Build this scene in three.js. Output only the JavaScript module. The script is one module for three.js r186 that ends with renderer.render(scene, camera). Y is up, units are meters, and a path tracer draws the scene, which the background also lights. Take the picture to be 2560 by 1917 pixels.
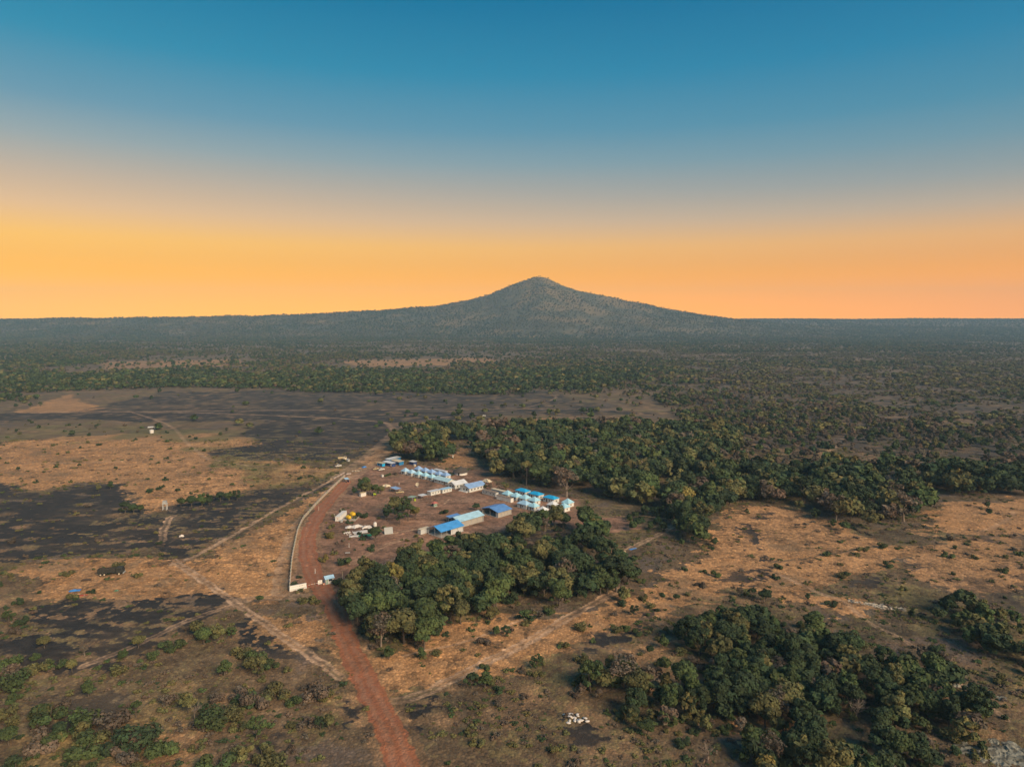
import * as THREE from 'three';
import { mergeGeometries } from 'three/addons/utils/BufferGeometryUtils.js';

// ---------- camera, sky, sun, exposure ----------
const scene = new THREE.Scene();
const camera = new THREE.PerspectiveCamera(58.71, 2560 / 1917, 1, 40000);
camera.position.set(0, 110, 0);
camera.rotation.set(-5.3 * Math.PI / 180, 0, 0);
const renderer = new THREE.WebGLRenderer({ antialias: true });
renderer.toneMapping = THREE.LinearToneMapping;
renderer.toneMappingExposure = 1.35;
renderer.shadowMap.enabled = true;

const clamp = THREE.MathUtils.clamp, sstep = (a, b, x) => { const t = clamp((x - a) / (b - a), 0, 1); return t * t * (3 - 2 * t); };
const lin = (c) => { c /= 255; return c <= 0.04045 ? c / 12.92 : Math.pow((c + 0.055) / 1.055, 2.4); };
const hexlin = (r, g, b) => [lin(r), lin(g), lin(b)];
// evening sky: elevation in degrees, colour towards the glow, colour away from it
const SKY = [
  [0, [255, 172, 0], [234, 136, 0]], [1.5, [255, 172, 0], [234, 138, 0]], [3.5, [255, 176, 0], [233, 147, 34]], [6, [254, 192, 84], [222, 165, 104]], [8, [236, 193, 144], [186, 168, 148]],
  [10, [212, 188, 162], [151, 163, 165]], [12.5, [162, 176, 178], [110, 154, 172]], [15, [112, 160, 182], [74, 145, 174]], [19, [48, 146, 180], [34, 132, 172]],
  [24, [0, 124, 166], [0, 112, 158]], [32, [6, 118, 168], [8, 112, 162]], [55, [52, 112, 150], [48, 108, 148]], [90, [70, 112, 146], [70, 112, 146]],
].map(([e, a, b]) => [e, hexlin(...a), hexlin(...b)]);
{
  const W = 1024, H = 512, data = new Float32Array(W * H * 4);
  for (let j = 0; j < H; j++) {
    const el = Math.max(0, ((j + 0.5) / H - 0.5) * 180);
    const low = 0.71 + 0.36 * (1 - sstep(2, 11, el)) + 0.62 * (1 - sstep(0, 5, el)); // the glow along the horizon
    let k = 0; while (k < SKY.length - 2 && el > SKY[k + 1][0]) k++;
    let t = Math.min(1, (el - SKY[k][0]) / (SKY[k + 1][0] - SKY[k][0]));
    for (let i = 0; i < W; i++) {
      const az = ((i + 0.5) / W - 0.5) * 2 * Math.PI, x = Math.cos(az);
      const cool = 0.5 + 0.5 * THREE.MathUtils.clamp(x / 0.62, -1, 1) * (1 - 0.12 * Math.abs(x));
      for (let c = 0; c < 3; c++) {
        const a = SKY[k][1][c] + (SKY[k + 1][1][c] - SKY[k][1][c]) * t, b = SKY[k][2][c] + (SKY[k + 1][2][c] - SKY[k][2][c]) * t;
        data[(j * W + i) * 4 + c] = (a + (b - a) * cool) * low;
      }
      data[(j * W + i) * 4 + 3] = 1;
    }
  }
  const t = new THREE.DataTexture(data, W, H, THREE.RGBAFormat, THREE.FloatType);
  t.mapping = THREE.EquirectangularReflectionMapping; t.magFilter = THREE.LinearFilter; t.needsUpdate = true;
  scene.background = t; scene.environment = t;
}
const sun = new THREE.DirectionalLight(new THREE.Color().setRGB(1.0, 0.77, 0.52), 4.1);
sun.name = 'sun'; sun.position.set(700, 620, 420); sun.target.position.set(0, 0, -350);
sun.castShadow = true; sun.shadow.radius = 60;
Object.assign(sun.shadow.camera, { left: -700, right: 700, top: 700, bottom: -700, near: 1, far: 3000 });
scene.add(sun, sun.target);
scene.fog = new THREE.FogExp2(new THREE.Color().setRGB(0.42, 0.72, 1.0), 0.000092);

// ---------- helpers ----------
function rngOf(seed) { let s = seed | 0; return () => { s = (s + 0x6d2b79f5) | 0; let t = Math.imul(s ^ (s >>> 15), 1 | s); t = (t + Math.imul(t ^ (t >>> 7), 61 | t)) ^ t; return ((t ^ (t >>> 14)) >>> 0) / 4294967296; }; }
const hash = (() => { const r = rngOf(77), p = new Float32Array(65536); for (let i = 0; i < p.length; i++) p[i] = r(); return p; })();
function vnoise(x, y) {
  const xi = Math.floor(x), yi = Math.floor(y), fx = x - xi, fy = y - yi, u = fx * fx * (3 - 2 * fx), v = fy * fy * (3 - 2 * fy);
  const h = (a, b) => hash[(Math.imul(a, 374761) ^ Math.imul(b, 668265)) & 65535];
  const a = h(xi, yi), b = h(xi + 1, yi), c = h(xi, yi + 1), d = h(xi + 1, yi + 1);
  return a + (b - a) * u + (c - a) * v + (a - b - c + d) * u * v;
}
const fbm = (x, y, o = 4) => { let s = 0, a = 0.5, n = 0; for (let i = 0; i < o; i++) { s += a * vnoise(x, y); n += a; x = x * 2.03 + 17.1; y = y * 2.03 + 9.7; a *= 0.5; } return s / n; };
const mix = (a, b, t) => a + (b - a) * t;
const names = new Map();
function numbered(name) { const n = names.get(name) ?? 0; names.set(name, n + 1); return n ? name + '_' + String(n).padStart(3, '0') : name; }
function thing(name, label, category, [x, z], turn = 0, group, y = 0) {
  const o = new THREE.Group(); o.name = numbered(name); o.position.set(x, y, z); o.rotation.y = turn;
  o.userData = { label, category }; if (group) o.userData.group = group; scene.add(o); return o;
}
function part(name, geo, mat, parent, label) {
  const m = new THREE.Mesh(Array.isArray(geo) ? (geo.length > 1 ? mergeGeometries(geo.map(plain)) : geo[0]) : geo, mat);
  m.name = name; m.castShadow = m.receiveShadow = true; if (label) m.userData.label = label; parent.add(m); return m;
}
function plain(g) { const q = g.index ? g.toNonIndexed() : g; for (const k of Object.keys(q.attributes)) if (!['position', 'normal', 'uv'].includes(k)) q.deleteAttribute(k); if (!q.attributes.uv) q.setAttribute('uv', new THREE.BufferAttribute(new Float32Array(q.attributes.position.count * 2), 2)); return q; }
function structure(name, geo, mat) { const m = new THREE.Mesh(geo, mat); m.name = name; m.userData.kind = 'structure'; m.receiveShadow = m.castShadow = true; scene.add(m); return m; }
const box = (w, h, d, x = 0, y = 0, z = 0) => new THREE.BoxGeometry(w, h, d).translate(x, y + h / 2, z);
const cyl = (r1, r2, h, x = 0, y = 0, z = 0, n = 10) => new THREE.CylinderGeometry(r1, r2, h, n).translate(x, y + h / 2, z);
function bar(a, b, r1, r2 = r1, n = 6) {
  const A = new THREE.Vector3(...a), B = new THREE.Vector3(...b), d = B.clone().sub(A), L = d.length();
  return new THREE.CylinderGeometry(r2, r1, L, n, 1, true).translate(0, L / 2, 0).applyQuaternion(new THREE.Quaternion().setFromUnitVectors(new THREE.Vector3(0, 1, 0), d.normalize())).translate(...a);
}
function polyGeo(faces) { // faces: arrays of points, flat shaded, uv in metres across the dominant plane
  const p = [], uv = [];
  for (const f of faces) for (let i = 1; i < f.length - 1; i++) for (const v of [f[0], f[i], f[i + 1]]) { p.push(...v); uv.push(v[0] + v[1] * 0.3, v[2] + v[1] * 0.4); }
  const g = new THREE.BufferGeometry(); g.setAttribute('position', new THREE.Float32BufferAttribute(p, 3)); g.setAttribute('uv', new THREE.Float32BufferAttribute(uv, 2)); g.computeVertexNormals(); return g;
}
function hipRoof(w, d, rise, ridge = 0, over = 0.35, th = 0.12, y = 0) {
  const a = w / 2 + over, b = d / 2 + over, r = ridge / 2, E = [[-a, y, -b], [a, y, -b], [a, y, b], [-a, y, b]], D = E.map(([x, , z]) => [x, y - th, z]);
  const alongX = w >= d, P = alongX ? [-r, y + rise, 0] : [0, y + rise, -r], Q = alongX ? [r, y + rise, 0] : [0, y + rise, r];
  const S = alongX ? [[E[3], E[2], Q, P], [E[1], E[0], P, Q], [E[2], E[1], Q], [E[0], E[3], P]] : [[E[2], E[1], P, Q], [E[0], E[3], Q, P], [E[3], E[2], Q], [E[1], E[0], P]];
  return polyGeo([...S, [D[0], D[1], D[2], D[3]], [D[3], D[2], E[2], E[3]], [D[1], D[0], E[0], E[1]], [D[2], D[1], E[1], E[2]], [D[0], D[3], E[3], E[0]]]);
}
function extrude(pts, depth) { return new THREE.ExtrudeGeometry(new THREE.Shape(pts.map((p) => new THREE.Vector2(...p))), { depth, bevelEnabled: false }).translate(0, 0, -depth / 2); }
function gableRoof(w, d, rise, ridgeAlongZ, over = 0.45, th = 0.1, y = 0) { // w across x, d across z
  const [s, l] = ridgeAlongZ ? [w, d] : [d, w], a = s / 2 + over, k = rise / (s / 2), drop = over * k;
  const g = extrude([[-a, y - drop], [-a, y - drop - th], [0, y + rise - th], [a, y - drop - th], [a, y - drop], [0, y + rise]], l + over * 2);
  return ridgeAlongZ ? g : g.rotateY(Math.PI / 2);
}
function gableWall(w, d, h, rise, ridgeAlongZ) {
  const [s, l] = ridgeAlongZ ? [w, d] : [d, w];
  const g = extrude([[-s / 2, 0], [s / 2, 0], [s / 2, h - 0.06], [0, h + rise - 0.12], [-s / 2, h - 0.06]], l);
  return ridgeAlongZ ? g : g.rotateY(Math.PI / 2);
}

// ---------- materials ----------
function noiseTexture(n, f, seed, lo, hi) { // tileable mottling, grey
  const r = rngOf(seed), d = new Uint8Array(n * n * 4), oct = [f, f * 2, f * 4, f * 8].map((q) => { const a = new Float32Array(q * q); for (let i = 0; i < a.length; i++) a[i] = r(); return [q, a]; });
  for (let j = 0; j < n; j++) for (let i = 0; i < n; i++) {
    let s = 0, amp = 0.5, tot = 0;
    for (const [q, a] of oct) { const x = i / n * q, y = j / n * q, xi = Math.floor(x), yi = Math.floor(y), u = x - xi, v = y - yi, at = (p, o) => a[((o % q) * q) + (p % q)]; s += amp * mix(mix(at(xi, yi), at(xi + 1, yi), u), mix(at(xi, yi + 1), at(xi + 1, yi + 1), u), v); tot += amp; amp *= 0.6; }
    const v = Math.round(255 * clamp(lo + (hi - lo) * s / tot, 0, 1)), o = (j * n + i) * 4; d[o] = d[o + 1] = d[o + 2] = v; d[o + 3] = 255;
  }
  const t = new THREE.DataTexture(d, n, n); t.wrapS = t.wrapT = THREE.RepeatWrapping; t.magFilter = THREE.LinearFilter; t.needsUpdate = true; return t;
}
const stain = noiseTexture(256, 4, 5, 0.55, 1.15), grain = noiseTexture(512, 16, 9, 0, 1);
stain.repeat.set(0.13, 0.13); grain.repeat.set(1 / 9, 1 / 9);
const rgb = (r, g, b) => new THREE.Color().setRGB(r, g, b);
const M = {};
function mat(key, r, g, b, o = {}) { return M[key] = new THREE.MeshStandardMaterial({ color: rgb(r, g, b), roughness: 0.85, map: o.map === undefined ? stain : o.map, ...(({ map, ...q }) => q)(o) }); }
mat('white', 0.74, 0.72, 0.68); mat('plaster', 0.66, 0.66, 0.62); mat('cream', 0.68, 0.58, 0.42); mat('grey', 0.42, 0.43, 0.42); mat('paleGrey', 0.56, 0.57, 0.56);
mat('roofCyan', 0.48, 0.72, 0.80, { roughness: 0.55 }); mat('roofSky', 0.40, 0.64, 0.84, { roughness: 0.55 }); mat('roofPeri', 0.29, 0.46, 0.74, { roughness: 0.55 }); mat('roofTent', 0.38, 0.68, 0.82, { roughness: 0.55 });
mat('roofBright', 0.02, 0.42, 0.80, { roughness: 0.5 }); mat('roofBlue', 0.08, 0.36, 0.80, { roughness: 0.5 }); mat('roofBlue2', 0.14, 0.32, 0.68, { roughness: 0.5 }); mat('roofAqua', 0.44, 0.70, 0.84, { roughness: 0.5 });
mat('roofWhite', 0.70, 0.72, 0.74, { roughness: 0.6 }); mat('roofRust', 0.30, 0.22, 0.16); mat('roofRed', 0.52, 0.16, 0.13); mat('kioskBlue', 0.02, 0.20, 0.44); mat('kioskDark', 0.025, 0.06, 0.19); mat('dark', 0.02, 0.022, 0.026, { map: null });
mat('glass', 0.03, 0.035, 0.04, { map: null, roughness: 0.15 }); mat('frame', 0.55, 0.55, 0.54, { map: null }); mat('thatch', 0.085, 0.07, 0.058, { roughness: 1 }); mat('wallBeige', 0.50, 0.42, 0.32); mat('wallGreen', 0.40, 0.40, 0.31); mat('wallPink', 0.52, 0.42, 0.37);
mat('yellow', 0.80, 0.50, 0.01, { roughness: 0.45 }); mat('lime', 0.42, 0.55, 0.03, { roughness: 0.5 }); mat('green', 0.02, 0.26, 0.13, { roughness: 0.6 }); mat('mint', 0.33, 0.47, 0.38); mat('tyre', 0.018, 0.017, 0.017, { map: null, roughness: 0.95 });
mat('sand', 0.58, 0.46, 0.27, { roughness: 0.5 }); mat('truckDark', 0.035, 0.036, 0.03); mat('wood', 0.10, 0.065, 0.045); mat('concrete', 0.42, 0.38, 0.33); mat('rust', 0.22, 0.08, 0.05); mat('red', 0.45, 0.05, 0.035); mat('steel', 0.48, 0.48, 0.47, { map: null, roughness: 0.5, metalness: 0.3 });
mat('tarpBlue', 0.06, 0.25, 0.62, { roughness: 0.6 }); mat('tarpWhite', 0.72, 0.66, 0.60, { roughness: 0.8 }); mat('rock', 0.19, 0.19, 0.165, { roughness: 1, map: null, vertexColors: true }); mat('rockPale', 0.36, 0.32, 0.27, { roughness: 1, map: null, vertexColors: true }); mat('bark', 0.10, 0.078, 0.06, { map: null, roughness: 1 }); mat('barkPale', 0.24, 0.19, 0.15, { map: null, roughness: 1 });
mat('charcoal', 0.018, 0.017, 0.017, { map: null, roughness: 1 }); mat('orange', 0.55, 0.20, 0.09, { map: null });

// ---------- terrain ----------
const farRise = (d) => 113 * sstep(3600, 6700, d);
const groundY = (x, z) => (z > -3000 ? 0 : farRise(-z) * (0.94 + 0.16 * fbm(x / 700 + 5, z / 3000, 3)));
// what covers the plain, as outlines in metres (x east, z south)
const BURN = [
  [1, [[-394.38,-445.81],[-345.25,-451.38],[-302.51,-424.83],[-292.17,-457.08],[-263.05,-449.14],[-222.55,-390.69],[-194.60,-368.22],[-198.46,-394.12],[-180.95,-419.88],[-166.52,-435.07],[-136.26,-438.24],[-131.05,-462.93],[-124.58,-459.40],[-138.82,-399.38],[-143.12,-363.73],[-145.79,-336.32],[-150.25,-307.22],[-158.99,-306.16],[-179.01,-326.44],[-194.65,-313.20],[-216.69,-304.06],[-267.34,-298.92]]],
  [1, [[-261.43,-638.18],[-270.29,-712.54],[-265.23,-772.38],[-190.49,-765.95],[-121.98,-735.35],[-114.13,-654.13],[-120.99,-581.37],[-126.88,-546.53],[-151.69,-530.60],[-182.25,-527.53],[-219.93,-543.27],[-245.80,-543.27],[-259.88,-559.96],[-238.05,-588.87],[-230.78,-616.68]]],
  [1, [[-794.58,-799.18],[-493.49,-809.71],[-135.33,-816.89],[-14.07,-792.31],[-52.69,-741.27],[-121.03,-729.51],[-206.93,-759.63],[-298.60,-741.27],[-404.73,-726.63],[-459.60,-753.41],[-709.52,-712.54]]],
  [0.66, [[-529.32,-813.29],[-529.21,-913.92],[-534.82,-1066.56],[-438.06,-1030.98],[-375.63,-1098.12],[-289.43,-1066.56],[-180.28,-1091.66],[13.34,-1131.59],[71.82,-1014.06],[86.83,-918.46],[146.20,-883.35],[98.82,-835.39],[179.73,-799.18],[54.88,-772.38],[-133.57,-806.17],[-471.58,-813.29]]],
  [1, [[-180.66,-251.80],[-154.76,-260.04],[-111.34,-263.95],[-105.57,-255.48],[-118.24,-243.36],[-126.52,-225.65],[-136.88,-207.71],[-147.45,-201.84],[-171.79,-195.38],[-197.57,-226.24],[-168.56,-226.24]]],
  [0.8, [[-99.41,-243.70],[-94.10,-245.42],[-68.42,-214.97],[-71.97,-209.73],[-88.42,-226.24]]], [0.85, [[-30.61,-280.84],[-29.36,-285.39],[-19.62,-281.74],[-18.37,-275.56],[-28.22,-273.84]]], [0.8, [[28.16,-230.76],[39.93,-233.87],[50.37,-229.23],[43.13,-220.47],[28.95,-214.97],[21.44,-219.07]]],
  [0.8, [[10.94,-177.06],[19.89,-178.93],[22.32,-171.65],[15.64,-168.22],[10.58,-170.78]]], [0.7, [[-47.85,-184.78],[-43.75,-186.81],[-39.79,-178.93],[-43.77,-177.06]]], [0.8, [[-28.19,-182.79],[-19.57,-186.81],[-16.75,-180.84],[-24.07,-177.06]]],
  [0.85, [[116.94,-353.66],[127.41,-359.35],[124.63,-333.79],[117.92,-305.11],[113.86,-304.06],[117.66,-336.95]]], [0.8, [[136.79,-379.94],[148.04,-385.66],[140.42,-368.22],[132.15,-366.71]]], [0.7, [[91.24,-290.08],[121.25,-294.93],[122.45,-280.84],[102.29,-272.14],[84.38,-278.61]]],
  [0.75, [[143.30,-281.74],[158.91,-285.39],[158.39,-272.14],[145.24,-265.96],[135.29,-272.14]]], [0.7, [[172.17,-299.93],[184.55,-302.50],[174.09,-287.72],[166.25,-287.72]]], [0.7, [[237.50,-340.17],[267.01,-346.79],[252.70,-327.65],[228.94,-324.65]]], [0.5, [[176.18,-285.39],[235.84,-305.11],[186.16,-238.69],[175.02,-252.52]]],
  [0.6, [[44.81,-245.42],[55.27,-252.52],[56.38,-243.70],[46.54,-238.69]]], [0.55, [[-144.99,-193.17],[-120.35,-199.95],[-102.20,-193.17],[-109.40,-180.84],[-130.41,-178.93]]], [0.6, [[-72.34,-161.73],[-69.34,-175.22],[-61.63,-171.65],[-62.59,-157.16]]], [0.7, [[8.11,-336.95],[29.09,-345.44],[36.18,-333.79],[22.87,-315.99],[5.70,-314.87]]],
  [0.45, [[465.96,-1888.39],[787.44,-1042.57],[475.98,-563.42],[322.34,-530.60],[221.25,-600.48],[236.47,-850.79]]],
];
const TAN = [
  [1, [[-215.79,-292.49],[-194.66,-304.06],[-171.93,-306.16],[-146.79,-299.93],[-137.24,-315.99],[-123.83,-368.22],[-88.60,-267.99],[-99.92,-256.98],[-115.68,-264.75],[-154.76,-260.04],[-175.43,-255.48],[-200.69,-271.30]]],
  [1, [[-457.27,-620.87],[-380.44,-654.13],[-279.50,-654.13],[-222.69,-604.45],[-227.93,-563.42],[-260.26,-546.53],[-172.05,-515.56],[-123.54,-493.16],[-134.39,-468.93],[-167.71,-438.24],[-201.04,-399.38],[-203.08,-375.95],[-228.36,-401.16],[-267.60,-457.08],[-294.90,-457.08],[-307.03,-435.07],[-391.33,-475.08],[-462.57,-563.42]]], [1, [[-155.45,-285.39],[-140.38,-290.08],[-137.71,-317.12],[-126.36,-375.95],[-119.10,-475.08],[-112.38,-590.77],[-112.65,-678.32],[-98.88,-563.42],[-110.60,-487.86],[-117.07,-360.80],[-93.22,-272.14],[-100.35,-258.12],[-115.35,-263.95],[-142.12,-260.04],[-157.00,-263.95]]],
  [1, [[-581.01,-778.91],[-664.36,-1014.06],[-486.01,-813.29],[-562.92,-806.17]]], [1, [[99.19,-343.45],[134.10,-392.40],[167.60,-388.16],[181.86,-343.45],[190.08,-321.71],[150.91,-290.08],[117.04,-267.99],[141.24,-252.52],[136.71,-238.69],[115.02,-245.42],[100.79,-267.99],[75.80,-260.04],[39.68,-232.30],[32.00,-238.69],[44.22,-260.04],[74.89,-294.93]]],
  [1, [[210.69,-346.79],[254.80,-401.16],[314.53,-410.31],[341.34,-401.16],[296.22,-346.79],[239.55,-340.17]]], [0.8, [[191.50,-327.65],[262.07,-340.17],[214.58,-267.99],[182.07,-267.99],[169.27,-285.39]]], [0.9, [[-27.63,-226.24],[0.00,-250.71],[27.26,-248.92],[44.86,-263.95],[52.36,-238.69],[27.63,-226.24],[2.57,-209.73],[-23.52,-191.01],[-37.62,-191.01],[-48.84,-209.73],[-41.13,-209.73]]],
  [0.7, [[-94.96,-243.70],[-73.69,-252.52],[-63.56,-226.24],[-54.01,-204.73],[-70.09,-220.47]]], [0.9, [[-38.03,-581.37],[-28.55,-600.48],[-24.24,-508.35],[-44.84,-501.34],[-57.57,-508.35]]], [0.3, [[-127.85,-175.22],[-110.52,-182.79],[-81.55,-173.42],[-71.24,-159.11],[-102.89,-152.83],[-120.38,-158.66]]], [0.9, [[4.46,-753.41],[49.69,-762.78],[51.47,-723.77],[0.00,-696.34]]], [0.8, [[-1077.52,-1797.61],[-769.88,-1927.31],[-636.37,-1639.83],[-926.85,-1544.82]]], [0.9, [[-478.54,-1851.01],[-59.67,-2031.95],[-39.60,-1684.19],[-363.22,-1625.55]]],
  [0.9, [[63.49,-191.01],[75.56,-182.79],[66.53,-173.42],[57.47,-178.93]]], [0.7, [[43.25,-195.38],[63.16,-214.97],[53.92,-220.47],[40.19,-204.73]]],
];
const GREEN = [[0.9, [[-514.99,-678.32],[-446.97,-732.42],[-346.01,-678.32],[-233.36,-678.32],[-115.15,-508.35],[-122.88,-457.08],[-150.91,-435.07],[-172.86,-424.83],[-176.94,-462.93],[-335.72,-642.66],[-385.40,-600.48],[-435.66,-572.26]]], [0.7, [[-212.11,-375.95],[-190.17,-368.22],[-175.23,-346.79],[-191.92,-346.79]]], [0.6, [[-186.16,-238.69],[-127.43,-212.32],[-107.77,-226.24],[-85.41,-204.73],[-87.07,-159.11],[-126.64,-159.11]]], [0.5, [[2.70,-220.47],[28.95,-214.97],[14.11,-191.01],[-3.45,-186.81]]], [0.6, [[149.56,-267.99],[208.08,-267.99],[168.42,-214.97],[148.35,-238.69]]]];
const CAMP = [[1, [[-91.28,-276.42],[-102.55,-315.99],[-111.65,-360.80],[-115.72,-429.89],[-113.43,-475.08],[-101.13,-530.60],[-82.95,-515.56],[-44.60,-498.58],[-31.60,-481.38],[-5.33,-445.81],[12.80,-427.85],[39.32,-410.31],[42.87,-375.95],[63.18,-375.95],[72.29,-353.66],[45.46,-343.45],[21.68,-360.80],[-6.26,-346.79],[-29.98,-310.46],[-45.31,-299.93],[-64.63,-280.84],[-72.06,-270.05],[-81.09,-272.99]]], [0.7, [[-11.96,-501.34],[-43.66,-487.86],[-22.12,-462.93],[-5.46,-457.08]]]];
const ROADS = [ // width in metres, path
  [7.6, [[-23.22,-148.72],[-27.93,-161.73],[-35.15,-178.93],[-45.19,-199.95],[-56.22,-223.32],[-63.67,-242.01],[-70.24,-258.12],[-79.19,-272.14],[-87.74,-290.08],[-95.37,-310.46],[-102.32,-333.79],[-107.96,-360.80],[-111.03,-385.66],[-112.06,-412.19],[-112.14,-434.03],[-113.33,-458.24]]],
];
const TRACKS = [ // width, strength, path
  [6, 0.5, [[-70.24,-258.12],[-83.06,-263.16],[-98.47,-261.59],[-107.38,-260.04]]],
  [3.6, 0.95, [[-156.61,-305.11],[-139.93,-289.13],[-115.68,-264.75],[-99.94,-248.92],[-81.56,-230.45],[-65.79,-214.97],[-53.28,-201.84]]], [3, 0.8, [[-105.87,-256.23],[-118.24,-243.36],[-126.52,-225.65],[-136.88,-207.71]]], [4.2, 0.95, [[-36.45,-187.85],[-28.16,-190.58],[-19.54,-198.79],[-7.76,-211.02],[5.49,-224.77],[20.77,-243.70],[34.74,-260.04],[46.20,-272.14]]], [1.2, 0.8, [[-35.53,-214.97],[-13.82,-226.24],[7.47,-245.42]]],
  [3, 0.6, [[-46.06,-305.11],[-24.78,-315.99]]], [3.4, 0.75, [[35.95,-297.41],[48.88,-311.55],[63.17,-327.65],[79.27,-346.79],[88.89,-360.80]]], [2.6, 0.9, [[-154.44,-298.92],[-147.66,-313.75],[-141.17,-358.63],[-136.74,-393.26],[-124.41,-462.93]]], [9, 0.55, [[-93.31,-267.99],[-100.56,-294.93],[-111.58,-340.17],[-115.08,-375.95],[-117.41,-457.08]]],
  [1.4, 0.8, [[-421.63,-512.66],[-355.29,-518.50],[-320.01,-521.48],[-278.89,-532.15],[-240.86,-532.15],[-193.40,-506.93],[-121.60,-485.25]]], [4, 0.9, [[-570.00,-802.66],[-488.14,-816.89],[-361.00,-802.66],[-188.17,-756.51],[-127.68,-718.11]]], [4, 0.6, [[-488.14,-816.89],[-284.05,-827.89],[-39.89,-843.02],[205.69,-827.89],[332.00,-778.91]]], [3, 0.6, [[-466.01,-820.52],[-363.21,-712.54],[-289.05,-600.48],[-241.56,-533.72]]], [3, 0.5, [[-120.63,-701.66],[-81.30,-762.78],[9.97,-843.02],[62.45,-961.41],[53.87,-1014.06]]], [3, 0.4, [[88.34,-997.67],[168.68,-891.87]]],
  [20, 0.5, [[-117.33,-470.14],[-113.68,-515.56],[-111.32,-585.10],[-111.44,-670.88],[-125.55,-718.11]]], [4, 0.8, [[-182.74,-346.79],[-190.17,-368.22],[-191.35,-375.95]]], [4, 0.9, [[-175.65,-332.55],[-184.55,-353.66],[-190.82,-371.28]]], [2.2, 0.6, [[117.45,-285.39],[122.82,-270.05],[130.14,-258.12],[130.90,-238.69],[135.40,-226.24],[136.23,-209.73],[136.67,-193.17],[137.04,-178.93]]], [2, 0.6, [[244.07,-346.79],[263.45,-359.35],[290.25,-384.00]]], [3.2, 0.9, [[250.46,-533.72],[265.48,-563.42],[282.46,-585.10],[310.22,-629.41]]],
  [3.5, 0.5, [[-72.49,-299.93],[-62.62,-324.65],[-45.46,-343.45]]], [2, 0.8, [[-46.78,-353.66],[-58.41,-346.79],[-71.00,-336.95]]], [1, 0.7, [[-40.38,-401.16],[-38.50,-412.19]]], [3, 0.5, [[-65.64,-285.39],[-52.02,-307.76],[-46.55,-321.71]]], [2.5, 0.9, [[68.39,-379.94],[82.65,-372.05],[97.30,-368.22]]],
];
const DITCH = [[1.5, 0.9, [[118.55,-300.96],[141.92,-309.37],[163.14,-318.25],[185.90,-326.44]]]];

function drawInto(ctx, T, N) {
  const k = N / (T.x1 - T.x0), q = N / (T.z1 - T.z0), X = (p) => [(p[0] - T.x0) * k, (p[1] - T.z0) * q];
  return {
    fill(list, c) { for (const [s, pts] of list) { ctx.fillStyle = `rgba(${c},${s})`; ctx.beginPath(); pts.forEach((p, i) => ctx[i ? 'lineTo' : 'moveTo'](...X(p))); ctx.closePath(); ctx.fill(); } },
    stroke(list, c, f = 1) { ctx.lineCap = ctx.lineJoin = 'round'; for (const row of list) { const [w, s, pts] = row.length === 3 ? row : [row[0], 1, row[1]]; ctx.strokeStyle = `rgba(${c},${s})`; ctx.lineWidth = Math.max(0.8, w * k * f); ctx.beginPath(); const P = new THREE.SplineCurve(pts.map((p) => new THREE.Vector2(...p))).getPoints(pts.length * 8); P.forEach((p, i) => ctx[i ? 'lineTo' : 'moveTo'](...X([p.x, p.y]))); ctx.stroke(); } },
  };
}
const LUT = new Uint8Array(4097); for (let i = 0; i <= 4096; i++) { const v = i / 4096; LUT[i] = Math.round(255 * (v <= 0.0031308 ? v * 12.92 : 1.055 * Math.pow(v, 1 / 2.4) - 0.055)); }
const C = { scrub: [0.140, 0.090, 0.049], scrub2: [0.076, 0.058, 0.034], tan: [0.335, 0.180, 0.080], tan2: [0.41, 0.206, 0.082], dust: [0.26, 0.148, 0.074], burn: [0.0135, 0.013, 0.0145], ash: [0.072, 0.056, 0.048], olive: [0.128, 0.106, 0.038], red: [0.34, 0.115, 0.050], red2: [0.23, 0.085, 0.043], pale: [0.43, 0.27, 0.165], camp: [0.235, 0.122, 0.074], camp2: [0.31, 0.18, 0.115] };
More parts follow.
